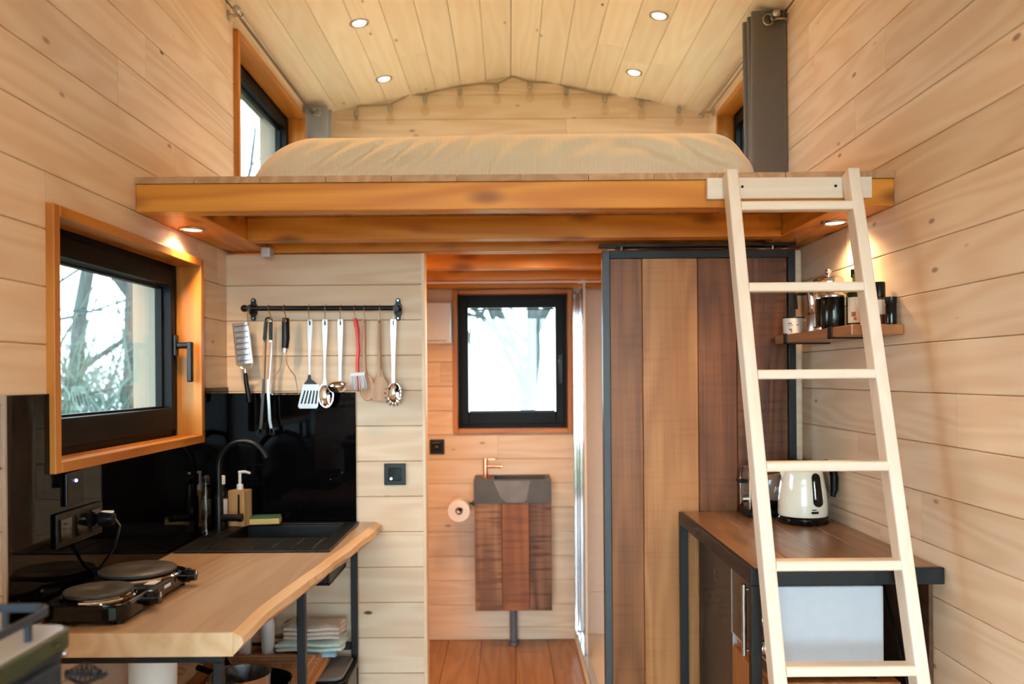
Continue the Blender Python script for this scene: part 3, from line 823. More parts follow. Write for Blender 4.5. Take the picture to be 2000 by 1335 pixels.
bxo = empty('drawer_chest', (0.85, 2.395, 0), 'brown wooden drawer chest under the small oven', 'drawers')
obj('carcass', MB().box(0.690, 1.02, 2.212, 2.585, 0.0, 0.652), 'crate_wood', bxo, 0.003)
for z0, z1 in ((0.42, 0.638), (0.19, 0.405)):
    dr = obj('drawer', MB().box(0.672, 0.6895, 2.226, 2.572, z0, z1), 'crate_wood', bxo, 0.003)
    kz = (z0 + z1) / 2 + .01
    k = MB().tube([(0.6715, 2.40, kz), (0.664, 2.40, kz)], 0.014, 14)
    k.tube([(0.660, 2.40 + 0.022 * math.cos(a * math.pi / 8), kz - .012 + 0.022 * math.sin(a * math.pi / 8)) for a in range(16)], 0.003, 6, closed=True)
    obj('ring_pull', k, 'steel_dark', dr)

ov = empty('mini_oven', (0.83, 2.395, 0.655), 'white sided mini oven with dark glass door and two dials', 'oven')
obj('body', MB().box(0.694, 0.980, 2.222, 2.575, 0.664, 0.902), 'oven_white', ov, 0.004)
obj('front_panel', MB().box(0.678, 0.6935, 2.224, 2.573, 0.667, 0.899), 'oven_black', ov, 0.003)
od = obj('door', MB().box(0.670, 0.6775, 2.312, 2.570, 0.676, 0.890), 'oven_black', ov, 0.003)
obj('door_trim', MB().box(0.6682, 0.6698, 2.316, 2.566, 0.680, 0.684).box(0.6682, 0.6698, 2.316, 2.566, 0.882, 0.886).box(0.6682, 0.6698, 2.562, 2.566, 0.684, 0.882), 'silver_paint', od)
hm = MB().tube([(0.640, 2.325, 0.688), (0.640, 2.325, 0.884)], 0.0075, 12)
for z in (0.702, 0.870): hm.tube([(0.6695, 2.325, z), (0.640, 2.325, z)], 0.005, 10)
obj('handle', hm, 'brushed', od)
for z in (0.735, 0.812):
    kn = MB().lathe([(0, 0), (.020, 0), (.021, .006), (.016, .020), (.006, .023), (0, .023)], 20, T((0.6775, 2.244, z)) @ Rm(-90, 'Y'))
    kn.box(0.648, 0.660, 2.241, 2.247, z - 0.018, z + 0.018)
    obj('dial', kn, 'chrome', ov)
obj('panel_outline', MB().box(0.6768, 0.6778, 2.229, 2.231, 0.676, 0.892).box(0.6768, 0.6778, 2.292, 2.294, 0.676, 0.892).box(0.6768, 0.6778, 2.231, 2.292, 0.697, 0.700).box(0.6768, 0.6778, 2.231, 2.292, 0.852, 0.855), 'silver_paint', ov)
for y in (2.25, 2.55):
    for x in (0.71, 0.96): obj('foot', MB().tube([(x, y, 0.653), (x, y, 0.665)], 0.012, 12), 'black_plastic', ov)
thing('power_cord', MB().tube([(1.105, 2.55, 0.90), (1.09, 2.48, 0.86), (1.085, 2.42, 0.78), (1.09, 2.37, 0.68), (1.10, 2.33, 0.56), (1.10, 2.30, 0.42)], 0.0035, 8), 'black_plastic',
      'thin black cord hanging behind the mini oven', 'cord', base=(1.1, 2.3, 0.42))

# kettle
kx, ky = 0.992, 2.868
ke = empty('kettle', (kx, ky, DZ), 'cream electric kettle with black base on the side table', 'kettle')
KM = T((kx, ky, DZ))
obj('base', MB().lathe([(0, .001), (.082, .001), (.085, .006), (.085, .020), (.080, .026), (0, .026)], 36, KM), 'gloss_black', ke)
bd = obj('body', MB().lathe([(.0805, .027), (.082, .034), (.081, .07), (.077, .11), (.070, .15), (.063, .185), (.058, .197), (.05, .203), (0, .205)], 40, KM), 'kettle_cream', ke)
obj('lid', MB().lathe([(.052, .2035), (.050, .209), (.02, .211), (.012, .213), (0, .213)], 28, KM), 'gloss_black', ke)
obj('spout', MB().add(([(-.050, -.022, .196), (-.050, .022, .196), (-.088, 0, .198), (-.060, -.024, .150), (-.060, .024, .150), (-.066, 0, .135)],
                      [(0, 1, 2), (0, 2, 5, 3), (1, 4, 5, 2), (0, 3, 4, 1), (3, 5, 4)]), KM), 'kettle_cream', bd, 0.004)
hp = [(.052, .196), (.085, .200), (.104, .186), (.110, .15), (.110, .11), (.104, .085)]
hd = MB().tube([(kx + a, ky + 0.006, DZ + z) for a, z in hp], [.011, .013, .014, .014, .013, .009], 12)
obj('handle', hd, 'black_plastic', ke)
# water gauge and badge follow the curved front (facing the room)
def on_kettle(ang, z, out):
    pr = [(.082, .034), (.081, .07), (.077, .11), (.070, .15), (.063, .185)]
    r = pr[0][0]
    for (r0, z0), (r1, z1) in zip(pr, pr[1:]):
        if z0 <= z <= z1: r = r0 + (r1 - r0) * (z - z0) / (z1 - z0)
    if z > pr[-1][1]: r = pr[-1][0]
    a = math.radians(ang)
    return Vector((kx + (r + out) * math.sin(a), ky - (r + out) * math.cos(a), DZ + z))
def kettle_patch(cx, cz, w, h, rr, out):
    poly = rrect(-w / 2, w / 2, -h / 2, h / 2, rr, 5)
    mb = MB(); n = len(poly)
    for o in (0.0, out):
        mb.v += [tuple(on_kettle(cx + math.degrees(u / 0.076), cz + v, o)) for u, v in poly]
        mb.v.append(tuple(on_kettle(cx, cz, o)))
    for i in range(n):
        j = (i + 1) % n
        mb.f += [(n + 1 + i, n + 1 + j, 2 * n + 1), (i, j, n + 1 + j, n + 1 + i)]; mb.sm += [False, False]
    return mb
obj('water_gauge', kettle_patch(18, 0.118, 0.034, 0.110, 0.0165, 0.004), 'gloss_black', bd)
obj('gauge_scale', kettle_patch(10.5, 0.118, 0.0035, 0.060, 0.001, 0.0052), 'brushed', bd)
obj('badge', kettle_patch(9, 0.0445, 0.024, 0.008, 0.0035, 0.0015), 'gloss_black', bd)
obj('badge_lettering', kettle_patch(7.5, 0.0535, 0.014, 0.003, 0.0012, 0.0012), 'gloss_black', bd)

# toaster: long side faces the room, lever end towards the doorway
tx0, tx1, ty0, ty1 = 0.838, 1.098, 2.965, 3.092
to = empty('toaster', ((tx0 + tx1) / 2, (ty0 + ty1) / 2, DZ), 'chrome toaster with black foot band behind the kettle', 'toaster')
obj('foot_band', MB().prism(rrect(tx0 - .004, tx1 + .004, ty0 - .004, ty1 + .004, .02), DZ + .001, DZ + .026, 'XY'), 'black_plastic', to, 0.003)
pf = rrect(ty0, ty1, DZ + .026, DZ + .176, .046, 8)
bo = obj('body', MB().prism([p for p in pf], tx0 + .022, tx1 - .022, 'YZ', None, True), 'chrome', to)
for x0, x1, s in ((tx0, tx0 + .0215, 0.004), (tx1 - .0215, tx1, 0.004)):
    ec = obj('end_cap', MB().prism(rrect(ty0 + s, ty1 - s, DZ + .026, DZ + .172, .044, 8), x0 + .008, x1, 'YZ', None, True), 'brushed', to)
for k, x in enumerate((tx0 + .004, tx0 + .016)):
    rp = [(x, y, z) for y, z in arc(ty1 - .05, DZ + .126, .048, 0, 90, 6) + arc(ty0 + .05, DZ + .126, .048, 90, 180, 6)]
    rp = [(x, ty1 - .002, DZ + .03)] + rp + [(x, ty0 + .002, DZ + .03)]
    obj('end_rib', MB().tube(rp, 0.0035, 8), 'chrome', to)
obj('lever', MB().box(tx0 - .024, tx0 + .008, ty0 + .045, ty0 + .085, DZ + .116, DZ + .128), 'black_plastic', to, 0.004)
obj('browning_knob', MB().lathe([(0, 0), (.014, 0), (.013, .016), (0, .018)], 18, T((tx0 + .008, ty0 + .063, DZ + .058)) @ Rm(-90, 'Y')), 'brushed', to)
for y in (ty0 + .038, ty0 + .076):
    obj('slot', MB().box(tx0 + .04, tx1 - .04, y, y + .018, DZ + .1755, DZ + .1775), 'matte_black', to)
text('lettering', 'Ken', 0.030, 'white_plastic', bo, T((0.948, ty0 - 0.0006, DZ + 0.098)) @ Rm(90, 'X'))

# wall shelf with strap brackets
SZ = 1.600
sh = empty('wall_shelf', (1.045, 2.735, SZ - 0.03), 'brown wooden wall shelf on black strap brackets', 'shelf')
obj('board', MB().box(0.969, XR - 0.002, 2.392, 3.082, SZ - 0.030, SZ), 'desk_oak', sh, 0.003)
for y in (2.955, 2.545):
    obj('bracket', MB().box(0.964, 0.9685, y - 0.014, y + 0.014, SZ - 0.034, SZ + 0.003).box(0.964, XR - .001, y - 0.014, y + 0.014, SZ - 0.0345, SZ - 0.0305), 'matte_black', sh)
# enamel mug
mx, my = 1.012, 3.01
mg = empty('enamel_mug', (mx, my, SZ), 'white enamel mug with dark rim at the far shelf end', 'mug')
MM = T((mx, my, SZ))
obj('body', MB().lathe([(0, .001), (.030, .001), (.034, .006), (.036, .058), (.0375, .060), (.034, .058), (.032, .008), (0, .006)], 28, MM), 'white_enamel', mg)
obj('rim', MB().tube([(mx + .0372 * math.cos(a * math.pi / 12), my + .0372 * math.sin(a * math.pi / 12), SZ + .0605) for a in range(24)], 0.0022, 8, closed=True), 'matte_black', mg)
obj('handle', MB().tube([(mx + .036 + .022 * math.sin(t), my - .006 - .01 * math.sin(t), SZ + .031 + .021 * math.cos(t)) for t in [math.pi * i / 10 for i in range(11)]], 0.0038, 8), 'white_enamel', mg)
pt_ = MB()
for u, v, w, h in ((-.021, .040, .012, .003), (-.017, .033, .012, .002), (-.020, .018, .009, .005), (-.017, .012, .006, .003), (.004, .034, .008, .003)):
    a = u / 0.035
    pt_.box(-w / 2, w / 2, -.0004, .0004, -h / 2, h / 2, T((mx + .0358 * math.sin(a), my - .0358 * math.cos(a), SZ + v)) @ Matrix.Rotation(a, 4, 'Z'))
obj('print', pt_, 'slate', mg)
# stainless moka pot behind the press
px_, py_ = 1.062, 2.905
mk = empty('moka_pot', (px_, py_, SZ), 'faceted stainless stovetop coffee pot between mug and press', 'coffee pot')
obj('boiler', MB().lathe([(0, .001), (.044, .001), (.045, .006), (.038, .060), (.036, .066), (0, .066)], 10, T((px_, py_, SZ))), 'brushed', mk)
ub = obj('jug', MB().lathe([(.036, .067), (.034, .074), (.043, .140), (.044, .144), (0, .146)], 10, T((px_, py_, SZ))), 'chrome', mk)
obj('lid', MB().lathe([(.044, .1465), (.03, .156), (.012, .162), (.010, .174), (0, .176)], 10, T((px_, py_, SZ))), 'chrome', mk)
obj('handle', MB().tube([(px_ - .038, py_ + .01, SZ + .138), (px_ - .070, py_ + .02, SZ + .136), (px_ - .068, py_ + .02, SZ + .085)], 0.007, 8), 'black_plastic', mk)
# french press
fx_, fy_ = 1.040, 2.748
fp = empty('french_press', (fx_, fy_, SZ), 'glass coffee press in a chrome frame on the wall shelf', 'coffee press')
FM = T((fx_, fy_, SZ))
obj('beaker', MB().lathe([(0, .010), (.040, .010), (.0425, .014), (.0425, .150), (.045, .155)], 32, FM), 'clear_glass', fp)
obj('coffee', MB().lathe([(0, .012), (.0405, .014), (.0405, .104), (0, .104)], 32, FM), 'coffee', fp)
obj('plunger', MB().lathe([(0, .132), (.040, .132), (.041, .136), (.040, .140), (.004, .141), (.003, .175), (0, .175)], 28, FM), 'chrome', fp)
obj('lid', MB().lathe([(.047, .152), (.048, .160), (.046, .168), (.030, .176), (.010, .179), (0, .180)], 32, FM), 'chrome', fp)
obj('knob', MB().sphere((fx_, fy_, SZ + .192), .0105, 8).tube([(fx_, fy_, SZ + .176), (fx_, fy_, SZ + .186)], .004, 8), 'chrome', fp)
fm = MB()
for k in range(4):
    a = math.radians(45 + 90 * k)
    fm.box(-.005, .005, -.001, .001, .004, .150, FM @ Matrix.Rotation(a, 4, 'Z') @ T((0, -.0445, 0)))
for z in (.012, .120): fm.tube([(fx_ + .0445 * math.cos(a * math.pi / 14), fy_ + .0445 * math.sin(a * math.pi / 14), SZ + z) for a in range(28)], .0028, 6, closed=True)
fm.lathe([(0, .001), (.046, .001), (.046, .010), (0, .010)], 28, FM)
obj('frame', fm, 'chrome', fp)
obj('handle', MB().tube([(fx_ + .045, fy_, SZ + .120), (fx_ + .068, fy_ - .01, SZ + .118), (fx_ + .070, fy_ - .012, SZ + .05), (fx_ + .046, fy_, SZ + .03)], .007, 10), 'black_plastic', fp)
# dark tin in front of the press
tn = empty('coffee_tin', (1.020, 2.655, SZ), 'tall glossy black canister in front of the coffee press', 'canister')
obj('body', MB().lathe([(0, .001), (.036, .001), (.037, .004), (.037, .098), (.0365, .100), (0, .100)], 32, T((1.020, 2.655, SZ))), 'gloss_black', tn)
obj('lid', MB().lathe([(.0372, .1005), (.0378, .104), (.036, .110), (0, .111)], 32, T((1.020, 2.655, SZ))), 'brushed', tn)
# olive oil
ox, oy = 1.070, 2.60
oi_ = empty('oil_bottle', (ox, oy, SZ), 'dark green oil bottle with green cap and paper label', 'bottle')
OM = T((ox, oy, SZ))
obj('glass_body', MB().lathe([(0, .001), (.028, .001), (.030, .005), (.030, .100), (.027, .110)], 26, OM), 'bottle_green', oi_)
obj('neck', MB().lathe([(.0268, .1105), (.020, .128), (.0125, .142), (.012, .160), (0, .160)], 22, OM), 'oil_yellow', oi_)
obj('cap', MB().lathe([(.0155, .157), (.0160, .160), (.0165, .178), (.0160, .181), (0, .182)], 22, OM), 'bottle_green', oi_)
lb = MB(); nn = 12
for o in (0.0304, 0.0312):
    for z in (.016, .094):
        lb.v += [(ox + o * math.sin(math.radians(-75 + 85 * i / nn)), oy - o * math.cos(math.radians(-75 + 85 * i / nn)), SZ + z) for i in range(nn + 1)]
w_ = nn + 1
for i in range(nn):
    lb.f += [(2 * w_ + i, 2 * w_ + i + 1, 3 * w_ + i + 1, 3 * w_ + i), (w_ + i, w_ + i + 1, i + 1, i), (w_ + i, 3 * w_ + i, 3 * w_ + i + 1, w_ + i + 1)]; lb.sm += [False] * 3
lo_ = obj('label_sheet', lb, 'label_paper', oi_)
obj('label_print', MB().box(-.006, .006, -.0005, .0004, -.007, .007, T((ox + .0316 * math.sin(math.radians(-38)), oy - .0316 * math.cos(math.radians(-38)), SZ + .042)) @ Rm(-38, 'Z'))
    .box(-.004, .004, -.0005, .0004, -.004, .004, T((ox + .0316 * math.sin(math.radians(-30)), oy - .0316 * math.cos(math.radians(-30)), SZ + .028)) @ Rm(-30, 'Z')), 'label_red', lo_)
# salt cellar, grinder, small dark jar
sl = empty('salt_shaker', (1.062, 2.505, SZ), 'small clear glass shaker with dark cap beside the oil', 'shaker')
obj('glass_body', MB().lathe([(0, .001), (.018, .001), (.019, .006), (.016, .040), (.013, .048)], 18, T((1.062, 2.505, SZ))), 'paper', sl)
obj('cap', MB().lathe([(.0135, .0485), (.015, .050), (.0145, .070), (.011, .074), (0, .075)], 18, T((1.062, 2.505, SZ))), 'pipe_grey', sl)
gr = empty('spice_grinder', (1.093, 2.495, SZ), 'slim spice grinder with black cap near the shelf front', 'grinder')
GM = T((1.093, 2.495, SZ))
obj('jar', MB().lathe([(0, .001), (.018, .001), (.0185, .005), (.0185, .078), (.016, .084)], 20, GM), 'card', gr)
obj('label_band', MB().lathe([(.0189, .034), (.0191, .035), (.0191, .076), (.0189, .077)], 20, GM), 'label_paper', gr)
obj('cap', MB().lathe([(.0165, .0845), (.0185, .086), (.0180, .126), (.0165, .130), (0, .131)], 20, GM), 'black_plastic', gr)
jr = empty('spice_jar', (1.098, 2.428, SZ), 'short dark spice jar nearest to the ladder', 'jar')
obj('body', MB().lathe([(0, .001), (.015, .001), (.0155, .004), (.0155, .056), (.014, .060)], 18, T((1.098, 2.428, SZ))), 'gloss_black', jr)
obj('cap', MB().lathe([(.0150, .0605), (.0160, .062), (.0160, .080), (0, .081)], 18, T((1.098, 2.428, SZ))), 'black_plastic', jr)

# ================================================================== LEFT SIDE: worktop, sink, hob
CZ = 0.910
SX0, SX1, SY0, SY1 = -1.066, -0.572, 2.664, 3.196          # sink outline
def edge_x(y):
    b = [(1.83, -0.598), (2.0, -0.600), (2.2, -0.592), (2.45, -0.566), (2.66, -0.545), (2.9, -0.530), (3.1, -0.516), (3.225, -0.506)]
    for (y0, x0), (y1, x1) in zip(b, b[1:]):
        if y <= y1: 
            t = (y - y0) / (y1 - y0); return x0 + (x1 - x0) * t
    return b[-1][1]
ct = empty('kitchen_counter', (-0.82, 2.5, 0), 'kitchen counter with live edge oak top on a dark steel frame', 'counter')
# the top with a cut-out for the sink bowl, built as strips, plus the waney edge
BX0, BX1, BY0, BY1 = -0.985, -0.625, 2.885, 3.165          # bowl
rnd = random.Random(12)
ys = [1.836 + (3.222 - 1.836) * i / 44 for i in range(45)]
wob = [0.004 * math.sin(y * 9) + 0.003 * math.sin(y * 23 + 1) + rnd.uniform(-.0018, .0018) for y in ys]
def strip_loft(fn):
    mb = MB(); rows = [fn(i, y) for i, y in enumerate(ys)]
    m = len(rows[0])
    for r in rows: mb.v += r
    for i in range(len(rows) - 1):
        for k in range(m):
            a, b = i * m + k, i * m + (k + 1) % m
            mb.f.append((a, b, b + m, a + m)); mb.sm.append(False)
    mb.f.append(tuple(range(m))); mb.sm.append(False)
    mb.f.append(tuple(range((len(rows) - 1) * m, len(rows) * m))[::-1]); mb.sm.append(False)
    return mb
zb = CZ - 0.052
mb = MB()
mb.box(XL + .0005, BX0 - .012, 1.836, 3.222, zb, CZ)
mb.box(BX0 - .012, BX1 + .012, 1.836, BY0 - .012, zb, CZ)
mb.box(BX0 - .012, BX1 + .012, BY1 + .012, 3.222, zb, CZ)
o = strip_loft(lambda i, y: [(BX1 + .012, y, zb), (BX1 + .012, y, CZ), (edge_x(y) - .006 + wob[i] * .4, y, CZ), (edge_x(y) - .012, y, zb)])
mb.add((o.v, o.f))
obj('slab', mb, 'slab_oak', ct)
o = strip_loft(lambda i, y: [(edge_x(y) - .006 + wob[i] * .4, y, CZ), (edge_x(y) + .018 + wob[i], y, CZ - .010 + wob[i] * .3), (edge_x(y) + .022 + wob[i] * 1.3, y, CZ - .026), (edge_x(y) - .004 + wob[i] * .8, y, zb), (edge_x(y) - .012, y, zb)])
props(obj('waney_edge', o, 'slab_edge', ct), 'pale waney edge')
obj('end_grain', MB().box(XL + .0005, edge_x(1.836) - .006, 1.8325, 1.8355, zb, CZ - .001), 'slab_edge', ct)

fr_ = ct
zt = zb - 0.001
obj('crossbar', MB().box(XL + .004, -0.639, 1.866, 1.886, zt - .024, zt), SF, fr_, 0.002)
obj('crossbar', MB().box(XL + .004, -0.580, 3.178, 3.200, zt - .024, zt), SF, fr_, 0.002)
obj('leg', MB().box(-0.660, -0.640, 1.866, 1.886, 0, zt - .024), SF, fr_, 0.002)
obj('leg', MB().box(-0.647, -0.622, 2.545, 2.570, 0, zt), SF, fr_, 0.002)
obj('leg', MB().box(-0.604, -0.580, 3.180, 3.202, 0, zt - .024), SF, fr_, 0.002)
obj('leg', MB().box(XL + .004, XL + .026, 1.866, 1.886, 0, zt - .024), SF, fr_, 0.002)
obj('shelf_bar', MB().box(XL + .004, -0.605, 3.180, 3.200, 0.436, 0.462), SF, fr_, 0.002)
obj('shelf_bar', MB().box(XL + .004, -0.660, 1.868, 1.884, 0.410, 0.436), SF, fr_, 0.002)
lsh = ct
for a, b in ((XL + .004, -0.87), (-0.87, -0.657)):
    plank(lsh, 3.178 - 1.868, b - a, 0.018, 'desk_shelf', B4((0, 1, 0), (0, 0, -1), (-1, 0, 0), ((a + b) / 2, (3.178 + 1.868) / 2, 0.456)), 'shelf_board')
SHZ = 0.4565

# sink
sk = empty('sink', (-0.82, 2.93, CZ), 'black composite sink with grooved drainer set in the worktop', 'sink')
sm = MB(); rt, rl = CZ + 0.007, CZ + 0.0005
for b in ((SX0, BX0, SY0, SY1), (BX1, SX1, SY0, SY1), (BX0, BX1, BY1, SY1), (BX0, BX1, SY0, BY0)): sm.box(b[0], b[1], b[2], b[3], rl, rt)
obj('rim', sm, 'sink_black', sk, 0.003)
bm_ = MB(); bt, bd_ = rt - .002, CZ - 0.150
w = .008
bm_.box(BX0 - w, BX0, BY0 - w, BY1 + w, bd_, rl).box(BX1, BX1 + w, BY0 - w, BY1 + w, bd_, rl).box(BX0, BX1, BY0 - w, BY0, bd_, rl).box(BX0, BX1, BY1, BY1 + w, bd_, rl).box(BX0 - w, BX1 + w, BY0 - w, BY1 + w, bd_ - w, bd_)
obj('bowl', bm_, 'sink_black', sk, 0.004)
for i in range(6):
    x = BX0 + 0.02 + i * 0.066
    obj('drainer_rib', MB().tube([(x, SY0 + .035, rt), (x, BY0 - .02, rt)], .0028, 6), 'sink_black', sk)
obj('waste', MB().lathe([(0, .001), (.036, .001), (.038, .003), (.03, .004), (0, .002)], 24, T((-0.80, 3.02, bd_))), 'chrome', sk)

# faucet
fxx, fyy = -1.030, 2.985
fa = empty('kitchen_faucet', (fxx, fyy, CZ + .007), 'matte black kitchen tap with tall curved spout', 'tap')
z0 = rt + .0005
obj('body', MB().lathe([(0, 0), (.026, 0), (.026, .004), (.0155, .008), (.0150, .125), (.0125, .132), (0, .132)], 24, T((fxx, fyy, z0))), 'matte_black', fa)
sp = [(fxx, fyy, z0 + .125), (fxx, fyy, z0 + .205)]
R_ = .093
for i in range(15):
    a = math.radians(180 - 158 * i / 14)
    sp.append((fxx + (R_ + R_ * math.cos(a)) * 1.0, fyy - .016 * (1 + math.cos(a)), z0 + .230 + R_ * math.sin(a)))
obj('spout', MB().tube(sp, [.0105] * (len(sp) - 3) + [.0105, .0108, .011], 14), 'matte_black', fa)
obj('lever', MB().tube([(fxx + .010, fyy, z0 + .052), (fxx + .082, fyy - .004, z0 + .052)], [.0125, .0125], 16).tube([(fxx + .070, fyy - .004, z0 + .052), (fxx + .084, fyy - .004, z0 + .052)], .0145, 16), 'matte_black', fa)

# soap, bottles, sponge on the back ledge
sx, sy = -1.001, 3.128
so = empty('soap_dispenser', (sx, sy, rt), 'square bamboo soap dispenser with white pump behind the tap', 'soap dispenser')
SM = T((sx, sy, rt + .0005)) @ Rm(-14, 'Z')
obj('box', MB().box(-.033, .033, -.028, .028, 0, .132, SM), 'bamboo', so, 0.003)
obj('label_strip', MB().box(.008, .016, -.0292, -.0284, .02, .118, SM), 'matte_black', so)
obj('collar', MB().lathe([(.012, .1325), (.012, .150), (.009, .153), (0, .153)], 18, SM), 'white_plastic', so)
obj('pump', MB().tube([SM @ Vector((0, 0, .152)), SM @ Vector((0, 0, .196))], .0055, 12).tube([SM @ Vector((-.004, 0, .196)), SM @ Vector((.02, 0, .199)), SM @ Vector((.043, 0, .194))], [.006, .0052, .004], 10), 'white_plastic', so)
bo_ = empty('soap_bottle', (-1.058, 3.075, rt), 'slim clear washing up bottle behind the tap', 'bottle')
BM_ = T((-1.0455, 3.068, rt + .0005))
obj('glass_body', MB().lathe([(0, 0), (.016, 0), (.0175, .004), (.0175, .12), (.010, .150), (.009, .160), (0, .160)], 20, BM_), 'clear_glass', bo_)
obj('cap', MB().lathe([(.0105, .161), (.0105, .188), (.008, .192), (0, .192)], 16, BM_), 'white_plastic', bo_)
obj('label_sheet', MB().lathe([(.0179, .05), (.0181, .051), (.0181, .105), (.0179, .106)], 20, BM_), 'bristle', bo_)
bo2 = empty('glass_bottle', (-1.056, 2.90, rt), 'dark glass bottle in the shade against the black panel', 'bottle')
obj('glass_body', MB().lathe([(0, 0), (.0155, 0), (.017, .004), (.017, .120), (.009, .155), (.008, .185), (0, .185)], 20, T((-1.0465, 2.905, rt + .0005))), 'clear_glass', bo2)
obj('cap', MB().lathe([(.010, .1855), (.010, .203), (0, .204)], 16, T((-1.0465, 2.905, rt + .0005))), 'black_plastic', bo2)
sg_ = empty('sponge', (-0.93, 3.172, rt), 'yellow sponge with green scouring side on the sink edge', 'sponge')
GMx = T((-0.918, 3.165, rt + .0008)) @ Rm(6, 'Z')
obj('foam', MB().box(-.055, .055, -.030, .028, 0, .022, GMx), 'sponge_yellow', sg_, 0.004)
obj('scourer', MB().box(-.055, .055, -.030, .028, .0222, .030, GMx), 'scourer', sg_, 0.003)

# black glass splashbacks, sockets, switches
thing('splashback', MB().box(XL + .0008, XL + .006, 1.80, 3.228, CZ + .001, W1[2] - .001).box(XL + .0008, XL + .006, 1.80, W1[0] - .001, W1[2] - .001, 1.428).box(XL + .0008, XL + .006, W1[1] + .001, 3.228, W1[2] - .001, 1.428), 'black_glass',
      'glossy black glass splashback under and around the low window', 'splashback', base=(XL, 2.5, CZ))
thing('splashback', MB().box(XL + .007, -0.588, YP - .006, YP - .0008, CZ + .001, 1.405), 'black_glass', 'glossy black glass splashback behind the sink under the utensil rail', 'splashback', base=(-0.83, YP, CZ))
thing('edge_strip', MB().box(XL + .0008, XL + .009, 1.792, 1.799, CZ - .05, 1.43), 'brushed', 'thin metal edge strip ending the black splashback', 'strip', base=(XL, 1.795, CZ))
def socket_frame(name, label, n, y0, z0, dy):
    r_ = empty(name, (XL + .006, y0, z0), label, 'socket')
    obj('plate', MB().box(XL + .0065, XL + .015, y0, y0 + n * dy, z0, z0 + .082), 'black_plastic', r_, 0.003)
    for k in range(n):
        yc = y0 + (k + .5) * dy
        c = obj('insert', MB().box(XL + .0152, XL + .0175, yc - .026, yc + .026, z0 + .014, z0 + .068), 'gloss_black', r_, 0.002)
        obj('earth_pin', MB().tube([(XL + .017, yc, z0 + .054), (XL + .024, yc, z0 + .054)], .0025, 8), 'brushed', c)
    return r_
socket_frame('wall_socket', 'triple black socket on the splashback above the hob', 3, 1.985, 1.062, 0.074)
pl = empty('plug', (XL + .03, 2.17, 1.06), 'black plug with dangling cord in the triple socket', 'plug')
obj('body', MB().lathe([(0, 0), (.018, 0), (.020, .008), (.016, .034), (.009, .040), (0, .040)], 18, T((XL + .025, 2.170, 1.103)) @ Rm(90, 'Y')), 'black_plastic', pl)
obj('grip_tag', MB().box(XL + .030, XL + .060, 2.164, 2.176, 1.118, 1.124), 'socket_cream', pl, 0.002)
obj('cord', MB().tube([(XL + .063, 2.170, 1.103), (XL + .075, 2.172, 1.085), (XL + .060, 2.176, 1.03), (XL + .030, 2.172, .985), (XL + .0115, 2.178, .962), (XL + .0112, 2.19, .930), (XL + .0112, 2.22, .9165)], .004, 8), 'black_plastic', pl)
sw = empty('wall_switch', (XL + .006, 2.05, 1.16), 'black switch with a blue light below the low window', 'switch')
obj('plate', MB().box(XL + .0065, XL + .015, 2.03, 2.112, 1.155, 1.236), 'black_plastic', sw, 0.003)
obj('led', MB().sphere((XL + .0155, 2.071, 1.214), .004, 6), 'blue_led', sw)
s2 = empty('wall_switch', (-0.44, YP - .001, 1.05), 'square black switch with white light beside the worktop end', 'switch')
obj('plate', MB().box(-0.481, -0.399, YP - .010, YP - .0006, 1.050, 1.132), 'black_plastic', s2, 0.002)
ri = obj('rocker', MB().box(-0.4645, -0.4155, YP - .014, YP - .0102, 1.0665, 1.1155), 'gloss_black', s2, 0.004)
obj('led', MB().sphere((-0.454, YP - .0142, 1.075), .0042, 6), 'white_led', s2)
s3 = empty('wall_switch', (-0.40, YB - .001, 1.03), 'square black switch on the washroom wall', 'switch')
obj('plate', MB().box(-0.446, -0.365, YB - .012, YB - .0006, 1.033, 1.115), 'black_plastic', s3, 0.003)
obj('rocker', MB().box(-0.430, -0.381, YB - .016, YB - .0122, 1.049, 1.099), 'gloss_black', s3, 0.003)
obj('mark', MB().box(-0.413, -0.398, YB - .0166, YB - .0161, 1.073, 1.076), 'bristle', s3)

# hob
hb_ = empty('hotplate', (-0.955, 2.045, CZ), 'black portable cooker with two round hotplates', 'cooker')
hx0, hx1, hy0, hy1 = -1.064, -0.866, 1.880, 2.292
hbt = CZ + .046
obj('housing', MB().prism(rrect(hx0, hx1, hy0, hy1, .045), CZ + .008, hbt, 'XY', None, False), 'gloss_black', hb_, 0.006)
for (cx, cy, r) in ((-0.966, 2.188, .0945), (-0.964, 1.975, .0755)):
    q = obj('reflector', MB().lathe([(r * 1.10, .0005), (r * 1.07, .004), (r * .99, .005), (r * .95, .0085), (0, .0085)], 40, T((cx, cy, hbt))), 'chrome', hb_)
    props(obj('plate', MB().lathe([(0, .0087), (r * .99, .0087), (r, .010), (r, .015), (r * .97, .0170), (r * .25, .0172), (r * .22, .0160), (0, .0160)], 44, T((cx, cy, hbt))), 'iron_plate', hb_), 'grey iron plate')
for cy in (2.022, 2.252):
    k = obj('dial', MB().lathe([(.019, 0), (.019, .010), (.0155, .012), (.0145, .026), (0, .027)], 22, T((hx1 + .0005, cy, CZ + .028)) @ Rm(90, 'Y')), 'gloss_black', hb_)
    obj('pointer', MB().box(hx1 + .0272, hx1 + .0282, cy - .0015, cy + .0015, CZ + .030, CZ + .041), 'white_plastic', k)
for cy in (2.075, 2.185): obj('pilot_light', MB().tube([(hx1 + .0002, cy, CZ + .030), (hx1 + .0025, cy, CZ + .030)], .005, 10), 'card', hb_)
lt = MB()
for i in range(6): lt.box(hx1 + .0003, hx1 + .0010, 2.110 + i * .0065, 2.1145 + i * .0065, CZ + .027, CZ + .035)
obj('lettering', lt, 'white_plastic', hb_)
